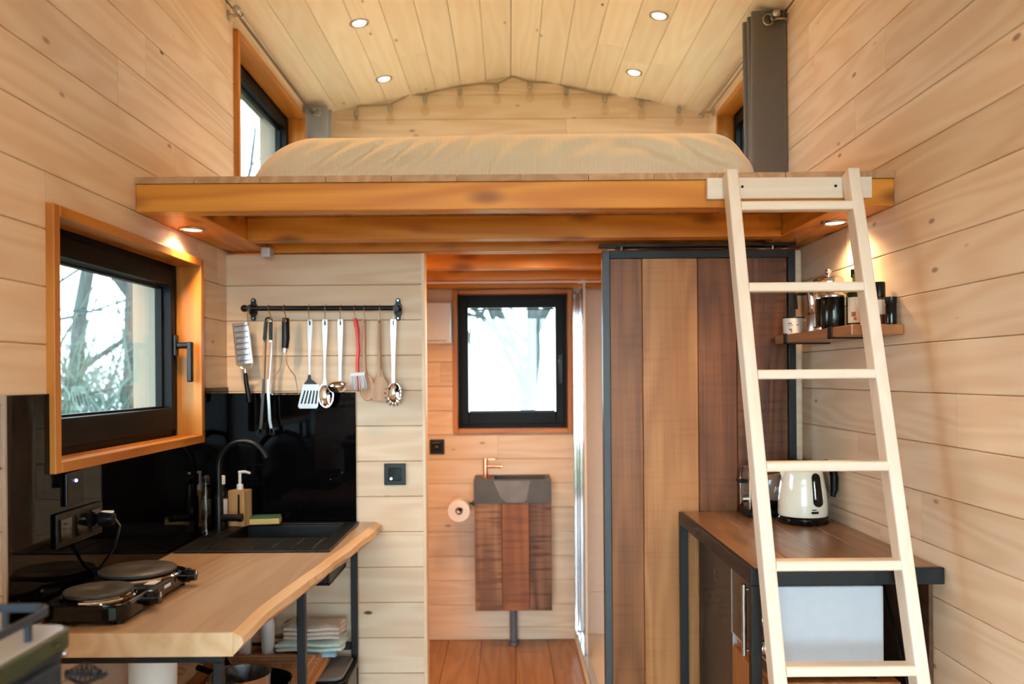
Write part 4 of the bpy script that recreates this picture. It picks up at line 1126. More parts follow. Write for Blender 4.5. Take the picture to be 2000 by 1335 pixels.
obj('badge', MB().box(-0.902, -0.876, 2.075, 2.115, hbt + .0003, hbt + .0010), 'bristle', hb_)
for x in (hx0 + .03, hx1 - .02):
    for y in (hy0 + .03, hy1 - .03): obj('foot', MB().tube([(x, y, CZ + .0005), (x, y, CZ + .009)], .013, 12), 'black_plastic', hb_)

# things on the lower shelf
cb = empty('chopping_board', (-0.80, 2.87, SHZ), 'striped wooden chopping board with juice groove on the lower shelf', 'chopping board')
obj('board', MB().prism(rrect(-1.00, -0.672, 2.735, 3.015, .02), SHZ, SHZ + .022, 'XY'), 'board_wood', cb, 0.003)
gv = MB()
gv.box(-0.700, -0.694, 2.765, 2.99, SHZ + .0222, SHZ + .0232).box(-0.98, -0.70, 2.984, 2.99, SHZ + .0222, SHZ + .0232)
obj('groove', gv, 'slab_edge', cb)
CBZ = SHZ + .0222
for x, y, h_, lb, tilt in ((-0.880, 3.055, .135, 'white spray bottle with side nozzle on the lower shelf', 1), (-0.965, 3.06, .110, 'short white bottle half hidden under the worktop corner', 0)):
    sb = empty('spray_bottle', (x, y, SHZ), lb, 'bottle')
    obj('body', MB().lathe([(0, .0005), (.022, .0005), (.0235, .004), (.0235, h_ - .02), (.020, h_), (.012, h_ + .008), (0, h_ + .008)], 22, T((x, y, SHZ))), 'white_plastic', sb)
    hd = MB().lathe([(.013, h_ + .0085), (.013, h_ + .028), (.010, h_ + .034), (0, h_ + .034)], 18, T((x, y, SHZ)))
    if tilt: hd.box(x - .012, x + .030, y - .009, y + .009, SHZ + h_ + .034, SHZ + h_ + .052).tube([(x + .030, y, SHZ + h_ + .043), (x + .040, y, SHZ + h_ + .043)], .0055, 10)
    obj('head', hd, 'white_plastic', sb, 0.003 if tilt else 0)
def towel(label, mat, x0, x1, y0, y1, z0, th_, seed, layers=2):
    r_ = empty('folded_towel', ((x0 + x1) / 2, (y0 + y1) / 2, z0), label, 'towel', 'folded cloths on the lower shelf')
    rr = random.Random(seed); n = 26; m = 10
    for L_ in range(layers):
        mb = MB(); zz = z0 + th_ * L_ / layers; hh = th_ / layers * .96
        ph = rr.uniform(0, 6); V = []
        for top in (0, 1):
            for i in range(n + 1):
                for j in range(m + 1):
                    u, v = i / n, j / m
                    e = min(1, min(u, 1 - u) * 9, min(v, 1 - v) * 5)
                    bump = .20 * hh * math.sin(u * 9 + ph + v * 3) if top else 0
                    x = x0 + (x1 - x0) * (u + .02 * math.sin(v * 7 + ph)) + rr.uniform(-.0015, .0015)
                    y = y0 + (y1 - y0) * v + .006 * math.sin(u * 8 + ph)
                    z = zz + (hh * (.62 + .38 * e ** .5) + bump * e if top else 0.0005)
                    V.append((x, y, z))
        K = (n + 1) * (m + 1); w2 = m + 1
        mb.v = V
        for i in range(n):
            for j in range(m):
                a = i * w2 + j
                mb.f += [(a, a + 1, a + w2 + 1, a + w2), (K + a, K + a + w2, K + a + w2 + 1, K + a + 1)]; mb.sm += [True, True]
        for i in range(n):
            for j in (0, m):
                a = i * w2 + j; mb.f.append((a, a + w2, K + a + w2, K + a)); mb.sm.append(True)
        for j in range(m):
            for i in (0, n):
                a = i * w2 + j; mb.f.append((a, a + 1, K + a + 1, K + a)); mb.sm.append(True)
        obj('fold', mb, mat, r_)
towel('light blue folded cloth at the bottom of the towel pile', 'towel_blue', -0.775, -0.635, 3.03, 3.172, SHZ + .0005, .020, 1, 1)
towel('mint green folded cloth in the middle of the towel pile', 'towel_mint', -0.845, -0.612, 3.035, 3.174, SHZ + .0215, .034, 2, 2)
towel('pale crumpled cloth on top of the towel pile', 'towel_pale', -0.825, -0.625, 3.04, 3.172, SHZ + .063, .046, 3, 3)
pr_ = empty('paper_roll', (-0.913, 2.15, SHZ), 'white kitchen paper roll standing under the worktop', 'paper roll')
obj('paper', MB().lathe([(.019, .0005), (.058, .0005), (.058, .345), (.019, .345), (.019, .0005)], 36, T((-0.913, 2.15, SHZ))), 'paper', pr_)
obj('core', MB().lathe([(.0155, .0005), (.0185, .0005), (.0185, .346), (.0155, .346), (.0155, .0005)], 24, T((-0.913, 2.15, SHZ))), 'card', pr_)
def pan(name, label, cx, cy, z, r, h_, mat, inner, ang, tilt=0, lid=False):
    rt_ = empty(name, (cx, cy, z), label, 'pan')
    Mx = T((cx, cy, z)) @ Rm(tilt, 'Y')
    obj('body', MB().lathe([(0, .001), (r * .86, .001), (r * .93, .01), (r, h_), (r * 1.03, h_ + .003), (r * .98, h_), (r * .90, .012), (0, .006)], 36, Mx), mat, rt_)
    a = math.radians(ang); d = Vector((math.cos(a), math.sin(a), 0))
    p0 = Vector((d.x * r, d.y * r, h_ * .8))
    obj('handle', MB().tube([Mx @ p0, Mx @ (p0 + d * .05 + Vector((0, 0, .008))), Mx @ (p0 + d * .15 + Vector((0, 0, .016)))], [.007, .009, .010], 10), 'black_plastic', rt_)
    if lid:
        obj('lid', MB().lathe([(r * 1.02, h_ + .004), (r * .9, h_ + .018), (r * .4, h_ + .034), (0, h_ + .038)], 36, Mx), 'clear_glass', rt_)
        obj('lid_rim', MB().tube([Mx @ Vector((r * 1.02 * math.cos(k * math.pi / 18), r * 1.02 * math.sin(k * math.pi / 18), h_ + .005)) for k in range(36)], .003, 6, closed=True), 'chrome', rt_)
        obj('knob', MB().lathe([(.006, h_ + .036), (.006, h_ + .046), (.016, h_ + .052), (.016, h_ + .060), (0, h_ + .063)], 18, Mx), 'black_plastic', rt_)
    return rt_
pan('saucepan', 'glass lidded steel saucepan beside the paper roll', -0.765, 2.12, SHZ, .072, .155, 'chrome', None, 200, 0, True)
pan('cooking_pot', 'steel pot with dark inside near the worktop corner', -0.752, 2.345, SHZ, .080, .185, 'brushed', None, 120)
pan('frying_pan', 'black frying pan beside the chopping board', -0.775, 2.555, SHZ, .105, .090, 'gloss_black', None, 150)
bn = empty('waste_bin', (-0.66, 3.05, 0), 'grey rubbish bin with dark rim under the lower shelf', 'bin')
BP = rrect(-0.80, -0.573, 2.90, 3.165, .045, 6)
BI = rrect(-0.787, -0.586, 2.913, 3.152, .036, 6)
obj('body', MB().prism(BP, 0.001, 0.395, 'XY', None, True), 'pipe_grey', bn)
obj('rim', MB().prism(rrect(-0.806, -0.567, 2.894, 3.171, .05, 6), .3955, .412, 'XY', None, True), 'black_plastic', bn, .004)
obj('lid', MB().prism(BI, .4125, .424, 'XY', None, True), 'bin_grey', bn, .004)

# small wood stove at the frame's edge
stv = empty('wood_stove', (-0.86, 1.20, 0.0), 'small dark wood stove with railed top and coil handle', 'stove')
tz = 1.068
obj('body', MB().box(-1.005, -0.712, 1.03, 1.340, 0.62, tz - .030), 'stove_grey', stv, .006)
obj('top_rim', MB().prism(rrect(-1.02, -0.698, 1.015, 1.356, .03), tz - .030, tz - .0005, 'XY'), 'stove_green', stv, .003)
obj('top_plate', MB().prism(rrect(-1.012, -0.704, 1.022, 1.350, .028), tz - .0003, tz + .002, 'XY'), 'plate_grey', stv, .001)
tl = MB(); q = rrect(-0.995, -0.722, 1.04, 1.336, .03, 6)
for a, b in zip(q, q[1:] + q[:1]):
    d = Vector((b[0] - a[0], b[1] - a[1], 0)); 
    if d.length < 1e-5: continue
    n_ = Vector((-d.y, d.x, 0)).normalized() * .0022
    A, B = Vector((a[0], a[1], tz + .026)), Vector((b[0], b[1], tz + .026))
    V = [A - n_, B - n_, B + n_, A + n_]; V = [tuple(v) for v in V] + [tuple(v + Vector((0, 0, .013))) for v in V]
    tl.add((V, [(0, 3, 2, 1), (4, 5, 6, 7), (0, 1, 5, 4), (1, 2, 6, 5), (2, 3, 7, 6), (3, 0, 4, 7)]))
obj('rail', tl, 'stove_grey', stv)
for x, y in ((-0.722, 1.262), (-0.722, 1.10), (-0.80, 1.336), (-0.92, 1.336), (-0.995, 1.2)):
    obj('rail_post', MB().box(x - .004, x + .004, y - .004, y + .004, tz + .0015, tz + .027), 'stove_grey', stv)
obj('trivet', MB().box(-0.92, -0.745, 1.196, 1.204, tz + .0022, tz + .010).box(-0.753, -0.745, 1.10, 1.196, tz + .0022, tz + .010), 'steel_dark', stv)
dr_ = obj('door', MB().box(-0.7115, -0.700, 1.06, 1.315, 0.70, tz - .045), 'stove_grey', stv, .003)
ch = [(-0.700 + t * .062, 1.325 + (.006 + .010 * math.sin(math.pi * min(1, t * 1.05)) ** 2) * math.cos(t * 58), 0.999 + (.006 + .010 * math.sin(math.pi * min(1, t * 1.05)) ** 2) * math.sin(t * 58)) for t in [i / 150 for i in range(151)]]
obj('coil_handle', MB().tube(ch, .0016, 6).tube([(-0.7, 1.325, 0.999), (-0.634, 1.325, 0.999)], .0025, 6), 'steel_dark', dr_)
obj('bolt', MB().sphere((-0.711, 1.343, tz - .042), .006, 6), 'brushed', stv)
for x in (-0.99, -0.73):
    for y in (1.05, 1.32): obj('leg', MB().box(x - .012, x + .012, y - .012, y + .012, 0, .6195), 'stove_grey', stv)

# ================================================================== UTENSIL RAIL on the partition
UY = 3.172
def U(px, py, dy=0.0): 
    p = at(px, py, UY); return (p.x, UY + dy, p.z)
ur = empty('utensil_rail', U(630, 602), 'black metal utensil rail on the pine partition', 'rail')
a, b = U(478, 602), U(775, 601)
obj('bar', MB().tube([a, b], .0095, 14), 'matte_black', ur)
for px in (487, 774):
    c = U(px, 602)
    pl_ = MB()
    pl_.prism([(c[0] + x, c[2] + z) for x, z in arc(0, .034, .009, 0, 180, 6) + [(-.009, .024), (-.014, .016), (-.0145, -.016), (-.009, -.024)] + arc(0, -.034, .009, 180, 360, 6) + [(.009, -.024), (.0145, -.016), (.014, .016), (.009, .024)]], YP - .012, YP - .001)
    o = obj('end_plate', pl_, 'matte_black', ur, .002)
    obj('arm', MB().tube([(c[0], YP - .012, c[2]), (c[0], UY - .012, c[2])], .011, 14), 'matte_black', ur)
    for dz in (.034, -.034): obj('screw', MB().tube([(c[0], YP - .0145, c[2] + dz), (c[0], YP - .011, c[2] + dz)], .0035, 8), 'brushed', o)
obj('end_knob', MB().sphere(U(477, 602), .0135, 8), 'matte_black', ur)
obj('end_knob', MB().sphere(U(779, 602), .011, 8), 'matte_black', ur)
def hook(px, py_low, what, lean=0):
    p = Vector(U(px, 601.5))
    q = Vector(U(px + lean, py_low))
    top = [(p.x, UY + .0125 * math.cos(t), p.z + .0125 * math.sin(t)) for t in [math.pi * i / 8 for i in range(9)]]
    path = top + [(q.x, UY - .0125, q.z + .010)] + [(q.x, UY - .0125 + .006 * (1 - math.cos(t)), q.z + .002 - .006 * math.sin(t)) for t in [math.pi * i / 6 for i in range(1, 7)]] + [(q.x, UY - .0005, q.z + .006)]
    o = thing('rail_hook', MB().tube(path, .0019, 6), 'nickel', 'small metal hook holding the ' + what, 'hook', 'hooks on the utensil rail', base=(p.x, UY, p.z))
for px, pl_, wt, ln in ((525, 624, 'barbecue tongs', 6), (555, 624, 'potato masher', 5), (604, 627, 'slotted turner', 1), (636, 627, 'serving spoon', 0), (666, 627, 'soup ladle', 0),
                        (693, 626, 'red brush', 1), (712, 628, 'slim wooden spoon', 1), (742, 629, 'broad wooden spoon', 0), (770, 627, 'spaghetti server', 0), (487, 634, 'flat grater', -1)):
    hook(px, pl_, wt, ln)
def P2(pts): return [(U(x, y)[0], U(x, y)[2]) for x, y in pts]
HY = UY - .0075          # plane in which the tools hang
def steel_handle(root, cx, y0, y1, w0, w1, cxb=None):
    cxb = cx if cxb is None else cxb
    pts = [(cx - w0 / 2 + 1, y0), (cx + w0 / 2 - 1, y0), (cx + w0 / 2, y0 + 3), (cx + w0 / 2, y0 + 20), (cxb + w1 / 2, y1 - 30), (cxb + w1 / 2, y1), (cxb - w1 / 2, y1), (cxb - w1 / 2, y1 - 30), (cx - w0 / 2, y0 + 20), (cx - w0 / 2, y0 + 3)]
    o = obj('handle', MB().prism(P2(pts), HY - .0035, HY + .0015), 'brushed', root, .0015)
    obj('hanging_slot', MB().prism(P2([(cx - 1.3, y0 + 4), (cx + 1.3, y0 + 4), (cx + 1.6, y0 + 11), (cx, y0 + 13), (cx - 1.6, y0 + 11)]), HY - .0042, HY - .0036), 'matte_black', o)
def dome(cx, cy, w, h, depth, sgn, n=18, m=6):
    """spoon bowl: ellipse w x h px with its hollow to the viewer (sgn=1) or away (-1)"""
    c = U(cx, cy); sx, sz = w / 2 / 521, h / 2 / 521; mb = MB()
    V = [(c[0], HY + sgn * depth, c[2])]
    for j in range(1, m + 1):
        r = j / m
        V += [(c[0] + sx * r * math.cos(2 * math.pi * i / n), HY + sgn * depth * (1 - r * r), c[2] + sz * r * math.sin(2 * math.pi * i / n)) for i in range(n)]
    F = [(0, 1 + i, 1 + (i + 1) % n) for i in range(n)]
    for j in range(m - 1):
        for i in range(n):
            a, b = 1 + j * n + i, 1 + j * n + (i + 1) % n
            F.append((a, a + n, b + n, b))
    mb.add((V, F), None, True); return mb
def thick(o, t=.0012):
    s = o.modifiers.new('thick', 'SOLIDIFY'); s.thickness = t; s.offset = 0; return o
def tool(name, label, cat, px, py): return empty(name, U(px, py), label, cat, 'utensils hanging on the black rail')

g = tool('flat_grater', 'flat steel grater with black handle hanging askew at the rail end', 'grater', 486, 630)
TL, TR, BR, BL = (456, 632), (486, 628), (495, 708), (464, 712)
bl_ = obj('blade', MB().prism(P2([TL, TR, BR, BL]), HY - .0008, HY + .0008), 'brushed', g)
for k in range(13):
    t = .08 + .84 * k / 12
    l_ = [TL[i] + (BL[i] - TL[i]) * t for i in (0, 1)]; r_2 = [TR[i] + (BR[i] - TR[i]) * t for i in (0, 1)]
    tb_ = MB()
    for m_ in range(7):
        s = .14 + .72 * m_ / 6
        x, y = l_[0] + (r_2[0] - l_[0]) * s, l_[1] + (r_2[1] - l_[1]) * s
        tb_.prism(P2([(x - 1.3, y - .5), (x + 1.3, y - .8), (x + 1.0, y + 1.2), (x - 1.0, y + 1.4)]), HY - .0032, HY - .0009)
    obj('teeth_row', tb_, 'nickel' if k % 2 else 'steel_dark', bl_)
obj('side_wire', MB().tube([U(486, 628, -.008), U(495, 708, -.008), U(492, 716, -.008), U(481, 722, -.008), U(470, 716, -.008), U(464, 712, -.008), U(456, 632, -.008)], .0022, 8), 'chrome', g)
obj('ferrule', MB().tube([U(480, 720, -.008), U(481, 729, -.008)], .0065, 12), 'brushed', g)
obj('handle', MB().tube([U(480.5, 728, -.008), U(482, 745, -.008), U(486, 768, -.008), U(488, 785, -.008)], [.0075, .0085, .010, .008], 12), 'black_plastic', g)

g = tool('barbecue_tongs', 'long steel tongs with black grips hanging closed on the rail', 'tongs', 525, 622)
for s, pts in ((-1, [(521, 626), (518, 690), (516, 760), (511, 830), (508, 848)]), (1, [(530, 626), (530, 690), (525, 760), (528, 820), (533, 846)])):
    am = MB()
    am.prism(P2([(x - 2.8, y) for x, y in pts] + [(x + 2.8, y) for x, y in pts[::-1]]), HY - .004, HY + .002)
    obj('arm', am, 'steel_grey' if s < 0 else 'brushed', g, .001)
    x0, y0 = pts[0]
    obj('grip', MB().prism(P2([(x0 - 3.5, 628), (x0 + 3.5, 628), (pts[1][0] + 3.3, 664), (pts[1][0] - 3.3, 664)]), HY - .006, HY + .004), 'black_plastic', g, .002)
    e = pts[-1]
    obj('claw', MB().prism(P2([(e[0] - 4, e[1] - 10), (e[0] + 4, e[1] - 12), (e[0] + 5, e[1] + 2), (e[0] + 2, e[1] + 1), (e[0] + 1, e[1] + 4), (e[0] - 2, e[1] + 1), (e[0] - 5, e[1] + 3)]), HY - .004, HY + .003), 'steel_dark', g)
    obj('wood_strip', MB().prism(P2([(pts[1][0] - 1.6, 668), (pts[1][0] + 1.6, 668), (pts[2][0] + 1.6, 740), (pts[2][0] - 1.6, 740)]), HY - .0062, HY - .0042), 'spoon_wood', g)
obj('spring_loop', MB().tube([U(519, 628, -.008), U(521, 622, -.008), U(526, 620, -.008), U(531, 622, -.008), U(532, 628, -.008)], .0035, 8), 'black_plastic', g)

g = tool('potato_masher', 'wire potato masher with thick black handle', 'masher', 560, 622)
obj('handle', MB().tube([U(559, 621, -.008), U(559, 628, -.008), U(559.5, 660, -.008), U(558, 680, -.008)], [.0125, .0140, .0145, .0125], 14), 'black_plastic', g, 0)
obj('hang_ring', MB().tube([(U(559, 626)[0] + .006 * math.cos(k * math.pi / 6), HY - .016, U(559, 626)[2] + .006 * math.sin(k * math.pi / 6)) for k in range(12)], .0018, 6, closed=True), 'chrome', g)
obj('ferrule', MB().tube([U(558, 680, -.008), U(557.5, 688, -.008)], .0095, 12), 'brushed', g)
wr = MB().tube([U(555, 687, -.008), U(554, 708, -.008), U(548, 722, -.008), U(536, 735, -.008), U(531, 752, -.008), U(530, 769, -.008)], .0018, 7)
wr.tube([U(560, 687, -.008), U(561, 708, -.008), U(568, 722, -.008), U(578, 735, -.008), U(581, 752, -.008), U(584, 770, -.008)], .0018, 7)
zz_ = [U(530 + 54 * k / 16, 769.5 + .5 * (k % 2), -.008 - .014 * (1 if (k // 2) % 2 else -1)) for k in range(17)]
wr.tube(zz_, .0018, 7)
obj('wire', wr, 'chrome', g)

g = tool('slotted_turner', 'steel turner with a slotted blade', 'turner', 604, 624)
steel_handle(g, 606.5, 623, 732, 10.5, 5, 605.5)
obj('neck', MB().prism(P2([(603, 732), (608, 732), (609, 740), (622, 750), (594, 750), (602, 740)]), HY - .003, HY), 'steel_dark', g)
blade = obj('blade', MB().prism(P2([(593, 750), (625, 750), (622, 793), (619, 797), (586, 797), (583, 793)]), HY - .0016, HY), 'brushed', g)
for k in range(5):
    t = (k + .5) / 5
    xt, xb = 594 + 30 * t, 586 + 35 * t
    obj('slot', MB().prism(P2([(xt - 1.5, 762), (xt + 1.5, 762), (xb + 1.7, 788), (xb - 1.7, 788)]), HY - .0021, HY - .0017), 'gloss_black', blade)

g = tool('serving_spoon', 'long handled solid steel serving spoon between turner and ladle', 'spoon', 636, 624)
steel_handle(g, 636, 623, 738, 11, 5, 635.5)
obj('neck', MB().prism(P2([(633, 738), (638, 738), (640, 752), (631, 752)]), HY - .004, HY), 'brushed', g)
thick(obj('bowl', dome(637, 772, 31, 50, .014, 1), 'chrome', g))

g = tool('soup_ladle', 'steel soup ladle with a round bowl', 'ladle', 666, 624)
steel_handle(g, 666, 623, 744, 11, 6, 665.5)
cl = U(664, 748)
thick(obj('bowl', MB().lathe([(.0405, 0), (.039, -.010), (.031, -.026), (.018, -.036), (0, -.040)], 30, T((cl[0], HY - .038, cl[2])) @ Rm(8, 'X')), 'chrome', g))

g = tool('pastry_brush', 'red handled dish brush with whitish bristles', 'brush', 694, 622)
obj('handle', MB().tube([U(x, y, -.009) for x, y in ((694, 621), (696, 630), (699, 645), (700, 665), (701, 685), (699, 705), (699.5, 728))], [.006, .0085, .0085, .0065, .0075, .0068, .0068], 12), 'red_silicone', g)
obj('head', MB().prism(P2([(685, 728), (714, 726), (714, 733), (686, 735)]), HY - .010, HY + .006), 'bristle', g, .002)
rb = random.Random(2)
for k in range(11):
    t = k / 10; x0_ = 686 + 27 * t
    tf = MB()
    for q_ in range(4):
        tf.tube([U(x0_, 733, -.016 + .005 * q_), U(x0_ + 3 + rb.uniform(-2, 2) - 2 * (1 - t), 759 + rb.uniform(-4, 3), -.018 + .006 * q_)], .0016, 5)
    obj('bristle_tuft', tf, 'bristle' if k != 5 else 'red_silicone', g)

g = tool('wooden_spoon', 'slim wooden spoon half behind the red brush', 'spoon', 712, 628)
obj('handle', MB().tube([U(712, 624, -.004), U(712, 680, -.004), U(713, 716, -.004), U(716, 738, -.004)], [.0070, .0068, .0062, .009], 12), 'spoon_wood', g)
thick(obj('bowl', dome(718, 757, 28, 52, .008, 1), 'spoon_wood', g), .004)
g = tool('wooden_spoon', 'broad flat ended wooden spoon next to the spaghetti server', 'spoon', 742, 628)
obj('handle', MB().tube([U(742, 625, -.006), U(741.5, 680, -.006), U(742, 718, -.006), U(743, 736, -.006)], [.0060, .0066, .0072, .010], 12), 'spoon_wood', g)
obj('head', MB().prism(P2([(739, 720), (746, 720), (751, 735), (759, 750), (761, 765), (758, 780), (754, 783), (732, 783), (728, 780), (727, 765), (731, 750), (736, 735)]), HY - .005, HY + .002), 'spoon_wood', g, .0025)

g = tool('spaghetti_server', 'steel spaghetti server with toothed bowl at the rail end', 'server', 770, 624)
steel_handle(g, 769, 623, 748, 12, 6.5, 769)
thick(obj('bowl', dome(770, 767, 28, 44, .013, 1), 'chrome', g))
for k in range(11):
    a = math.radians(-205 + 230 * k / 10); c = U(770, 768)
    p0 = Vector((c[0] + .027 * math.cos(a), HY, c[2] + .041 * math.sin(a) * .95))
    d_ = Vector((math.cos(a), -.9, math.sin(a))).normalized()
    obj('tooth', MB().tube([p0 - d_ * .004, p0 + d_ * .012], [.0042, .0028], 8), 'brushed', g)
obj('hole', MB().tube([(U(770, 772)[0], HY + .0100, U(770, 772)[2]), (U(770, 772)[0], HY + .0118, U(770, 772)[2])], .007, 16), 'spoon_wood', g)

# ================================================================== WASHROOM
wc = empty('vanity_cabinet', (0.013, 4.58, 0.225), 'narrow rough brown wooden vanity cabinet below the basin', 'cabinet')
VX0, VX1, VY0 = -0.190, 0.216, 4.455
obj('carcass', MB().box(VX0 + .004, VX1 - .004, VY0 + .019, YB - .001, 0.228, 0.790), 'mango_side', wc, .002)
for a, b, m_ in ((VX0, -0.046, 'mango'), (-0.046, 0.098, 'mango_red'), (0.098, VX1, 'mango_dark')):
    plank(wc, 0.568, b - a, 0.018, m_, B4((0, 0, 1), (0, 1, 0), (-1, 0, 0), ((a + b) / 2, VY0, 0.509)), 'front_board')
ba = empty('washbasin', (0.013, 4.57, 0.793), 'dark slate washbasin on the vanity cabinet', 'basin')
bz0, bz1 = 0.793, 0.915
m_ = MB().box(VX0 - .003, -0.085, 4.448, YB - .001, bz0, bz1).box(0.190, VX1, 4.448, YB - .001, bz0, bz1).box(-0.085, 0.190, 4.448, 4.478, bz0, bz1).box(-0.085, 0.190, 4.655, YB - .001, bz0, bz1).box(-0.085, 0.190, 4.478, 4.655, bz0, bz0 + .03)
obj('block', m_, 'slate', ba)
obj('worn_patch', MB().prism([(-0.09, bz1 - .004), (0.105, bz1 - .004), (0.085, bz0 + .02), (0.07, bz0 + .004), (-0.02, bz0 + .004), (-0.05, bz0 + .03)], 4.4472, 4.4479), 'slate_pale', ba)
tp = empty('copper_tap', (-0.134, 4.60, bz1), 'small copper tap on the slate basin', 'tap')
obj('body', MB().lathe([(0, .0006), (.021, .0006), (.021, .005), (.0135, .007), (.0135, .098), (.0125, .104), (0, .104)], 22, T((-0.134, 4.585, bz1))), 'copper', tp)
obj('spout', MB().tube([(-0.125, 4.585, bz1 + .060), (-0.05, 4.578, bz1 + .060), (-0.042, 4.577, bz1 + .056)], [.0095, .0085, .0085], 12), 'copper', tp)
obj('lever', MB().box(-0.134, -0.080, 4.581, 4.589, bz1 + .094, bz1 + .101), 'copper', tp, .002)
thing('waste_pipe', MB().lathe([(0.0, .001), (.027, .001), (.027, .018), (.021, .022), (.021, .224), (0, .224)], 20, T((0.012, 4.60, 0.001))), 'pipe_grey', 'grey waste pipe running from the vanity to the floor', 'pipe', base=(0.012, 4.60, 0.001))
tr_ = empty('toilet_roll', (-0.274, 4.52, 0.69), 'white toilet roll on a copper spindle beside the vanity', 'toilet roll')
RM = T((-0.274, 4.48, 0.750)) @ Rm(-90, 'X')
obj('paper', MB().lathe([(.019, 0), (.0585, 0), (.0585, .098), (.019, .098), (.019, 0)], 36, RM), 'paper', tr_)
obj('core', MB().lathe([(.0165, .001), (.0188, .001), (.0188, .097), (.0165, .097), (.0165, .001)], 24, RM), 'card', tr_)
rh = empty('roll_holder', (-0.25, 4.55, 0.77), 'black bracket with copper pin holding the toilet roll', 'holder')
obj('spindle', MB().tube([(-0.274, 4.466, 0.750), (-0.274, 4.59, 0.750)], .010, 14), 'copper', rh)
obj('arm', MB().tube([(-0.274, 4.470, 0.752), (-0.255, 4.468, 0.762)], .007, 10).tube([(-0.274, 4.59, 0.752), (-0.21, 4.592, 0.774), (VX0 + .003, 4.592, 0.774)], .007, 10), 'matte_black', rh)
obj('mount', MB().box(-0.207, VX0 + .0035, 4.56, 4.62, 0.762, 0.786), 'matte_black', rh, .002)
wb = empty('wall_unit', (-0.46, 4.62, 1.64), 'white boxed heater unit on the washroom wall', 'wall unit')
obj('case', MB().box(-0.62, -0.318, 4.59, YB - .001, 1.642, 1.866), 'white_plastic', wb, .006)
obj('grille', MB().box(-0.60, -0.34, 4.588, 4.5898, 1.656, 1.660), 'bin_grey', wb)

# shower: beige lined corner, glass screen with chrome posts
shw = empty('shower_screen', (0.385, 4.2, 0.05), 'clear glass shower screen with chrome posts', 'shower screen')
obj('post', MB().box(0.352, 0.368, 4.655, 4.690, 0.055, 1.925).box(0.371, 0.384, 4.650, 4.690, 0.055, 1.925), 'chrome', shw, .003)
obj('post', MB().box(0.376, 0.386, 4.262, 4.280, 0.055, 1.955), 'tray_white', shw, .002)
obj('glass_panel', MB().box(0.376, 0.380, 4.282, 4.648, 0.06, 1.92), 'clear_glass', shw)
obj('base_rail', MB().box(0.360, 0.392, 3.60, 4.690, 0.031, 0.054), 'chrome', shw, .003)
obj('top_bracket', MB().box(0.362, 0.384, 4.262, 4.282, 1.93, 1.962).box(0.350, 0.362, 4.262, 4.270, 1.925, 1.940), 'white_plastic', shw, .002)
thing('support_bar', MB().tube([(-1.07, 4.272, 1.9375), (1.115, 4.272, 1.9375)], .0055, 10), 'tray_white', 'thin white stabilising bar across the washroom ceiling', 'bar', base=(0.38, 4.272, 1.9375))
thing('shower_tray', MB().box(0.350, 1.117, 3.40, 4.695, 0.001, 0.030), 'tray_white', 'white shower tray behind the sliding door', 'shower tray', base=(0.75, 4.0, 0), bevel=.004)
thing('shower_lining', MB().box(0.386, 1.117, 4.688, 4.698, 0.031, 0.262).box(0.386, 1.117, 4.689, 4.698, 0.264, 1.935).box(1.108, 1.117, 3.42, 4.687, 0.031, 1.935), 'beige_panel',
      'beige panelling lining the shower corner', 'lining', base=(0.75, 4.69, 0.03))

# ================================================================== OUTSIDE
GZ = -0.65
gd = MB(); nG = 40
gv_ = [(-30 + 60 * i / nG, -20 + 60 * j / nG, GZ + .12 * math.sin(i * 1.3) * math.cos(j * .9)) for i in range(nG + 1) for j in range(nG + 1)]
gf_ = [(i * (nG + 1) + j, (i + 1) * (nG + 1) + j, (i + 1) * (nG + 1) + j + 1, i * (nG + 1) + j + 1) for i in range(nG) for j in range(nG)]
gd.add((gv_, gf_), None, True)
props(obj('ground', gd, 'earth'), 'rough meadow outside the windows', kind='structure')
def tree(label, base, height, r0, seed, lean=(0, 0), depth=4, fork=0.45):
    rr = random.Random(seed); mb = MB(); tw = MB()
    def grow(p, d, L, r, lev):
        n = 5 if lev < 2 else 4
        pts = [p]; rad = [r]; q = p.copy(); dd = d.copy()
        for i in range(n):
            dd = (dd + Vector((rr.uniform(-1, 1), rr.uniform(-1, 1), rr.uniform(-.5, .9))) * (.14 + .05 * lev)).normalized()
            q = q + dd * (L / n); pts.append(q.copy()); rad.append(r * (1 - .55 * (i + 1) / n))
        (mb if lev < 2 else tw).tube(pts, rad, 7 if lev < 2 else (5 if lev == 2 else 4), None, False)
        if lev >= depth: return
        k = rr.randint(3, 5) if lev else rr.randint(6, 8)
        for _ in range(k):
            t = rr.uniform(fork if lev == 0 else .25, 1.0); i = min(n - 1, int(t * n))
            o = pts[i].lerp(pts[i + 1], t * n - i)
            a = rr.uniform(0, 2 * math.pi); sp = rr.uniform(.5, 1.05)
            base_ = (pts[i + 1] - pts[i]).normalized(); s1 = base_.orthogonal().normalized(); s2_ = base_.cross(s1)
            nd = (base_ * math.cos(sp) + (s1 * math.cos(a) + s2_ * math.sin(a)) * math.sin(sp)).normalized()
            grow(o, nd, L * rr.uniform(.45, .7), rad[i] * rr.uniform(.4, .62), lev + 1)
    grow(Vector(base), Vector((lean[0], lean[1], 1)).normalized(), height, r0, 0)
    r_ = empty('bare_tree', base, label, 'tree', 'bare trees outside')
    obj('trunk', mb, 'bark', r_)
    props(obj('twigs', tw, 'bark', r_), kind='stuff')
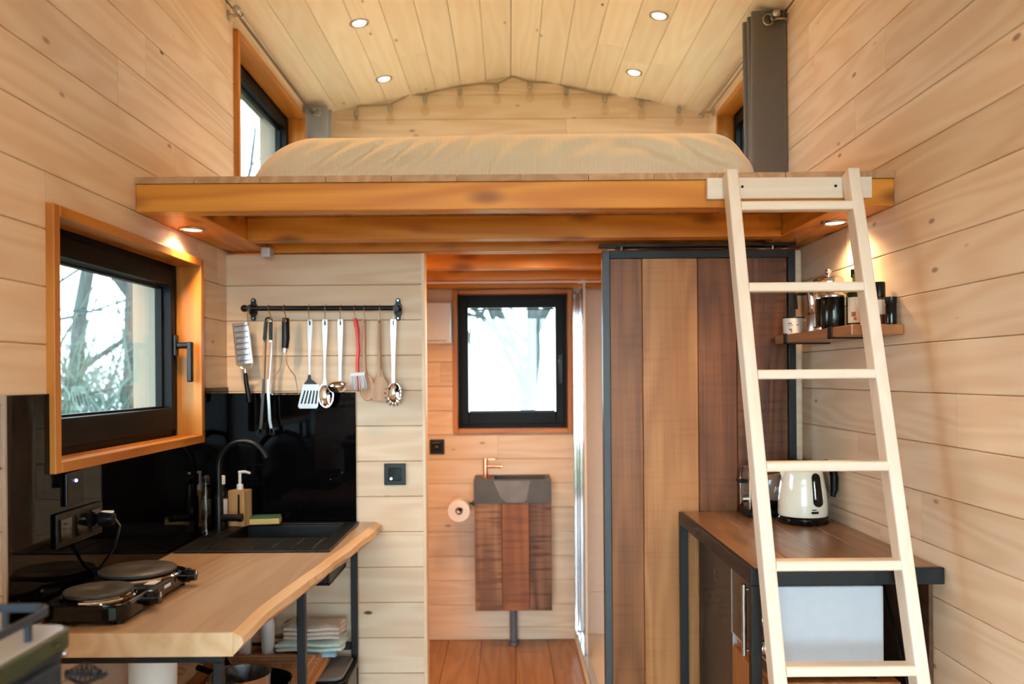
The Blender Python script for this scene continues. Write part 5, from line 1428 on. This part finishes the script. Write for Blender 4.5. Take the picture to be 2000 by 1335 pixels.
tree('leaning bare tree seen low in the worktop window', (-3.4, 6.3, GZ), 5.0, .10, 3, (-.55, .15), fork=.2)
tree('upright bare tree seen at the handle side of the worktop window', (-3.55, 8.1, GZ), 7.5, .17, 8, (.02, 0), fork=.3)
tree('thin bare tree far out beyond the worktop window', (-5.6, 10.5, GZ), 7.5, .11, 15, (.05, 0), fork=.2)
tree('tall bare tree seen through the loft window', (-4.8, 13.0, GZ), 10.0, .20, 21, (.05, .05), fork=.35)
tree('slender bare tree whose crown shows in the loft window', (-2.75, 9.6, GZ), 7.0, .12, 41, (.02, 0), fork=.3)
tree('forked bare tree in the middle of the washroom window', (0.15, 10.5, GZ), 6.0, .12, 5, (-.02, .0), fork=.25)
tree('thin bare tree at the edge of the washroom window', (-1.25, 12.0, GZ), 6.0, .09, 27, (.05, .0), fork=.2)
tree('bare tree glimpsed beside the dark curtain', (5.2, 15.0, GZ), 9.5, .18, 33, (-.05, .0), fork=.3)
def thicket(label, x0, x1, y0, y1, n, h, seed):
    rr = random.Random(seed); mb = MB()
    for _ in range(n):
        p = Vector((rr.uniform(x0, x1), rr.uniform(y0, y1), GZ)); d = Vector((rr.uniform(-.5, .5), rr.uniform(-.5, .5), 1)).normalized()
        pts = [p]; hh = h * rr.uniform(.5, 1.1)
        for i in range(4):
            d = (d + Vector((rr.uniform(-.35, .35), rr.uniform(-.35, .35), -.08))).normalized(); pts.append(pts[-1] + d * hh / 4)
        mb.tube(pts, [.020, .017, .013, .010, .005], 4, None, False)
        for _k in range(3):
            q = pts[rr.randint(1, 3)]; dd = Vector((rr.uniform(-1, 1), rr.uniform(-1, 1), rr.uniform(0, 1))).normalized() * hh * .3
            mb.tube([q, q + dd], [.006, .003], 4, None, False)
    props(obj('undergrowth', mb, 'shrub_green', None, at_base=((x0 + x1) / 2, (y0 + y1) / 2, GZ)), label, 'undergrowth', kind='stuff')
thicket('tangled greenish undergrowth outside the worktop window', -8.5, -3.2, 6.8, 14.0, 900, 3.3, 4)
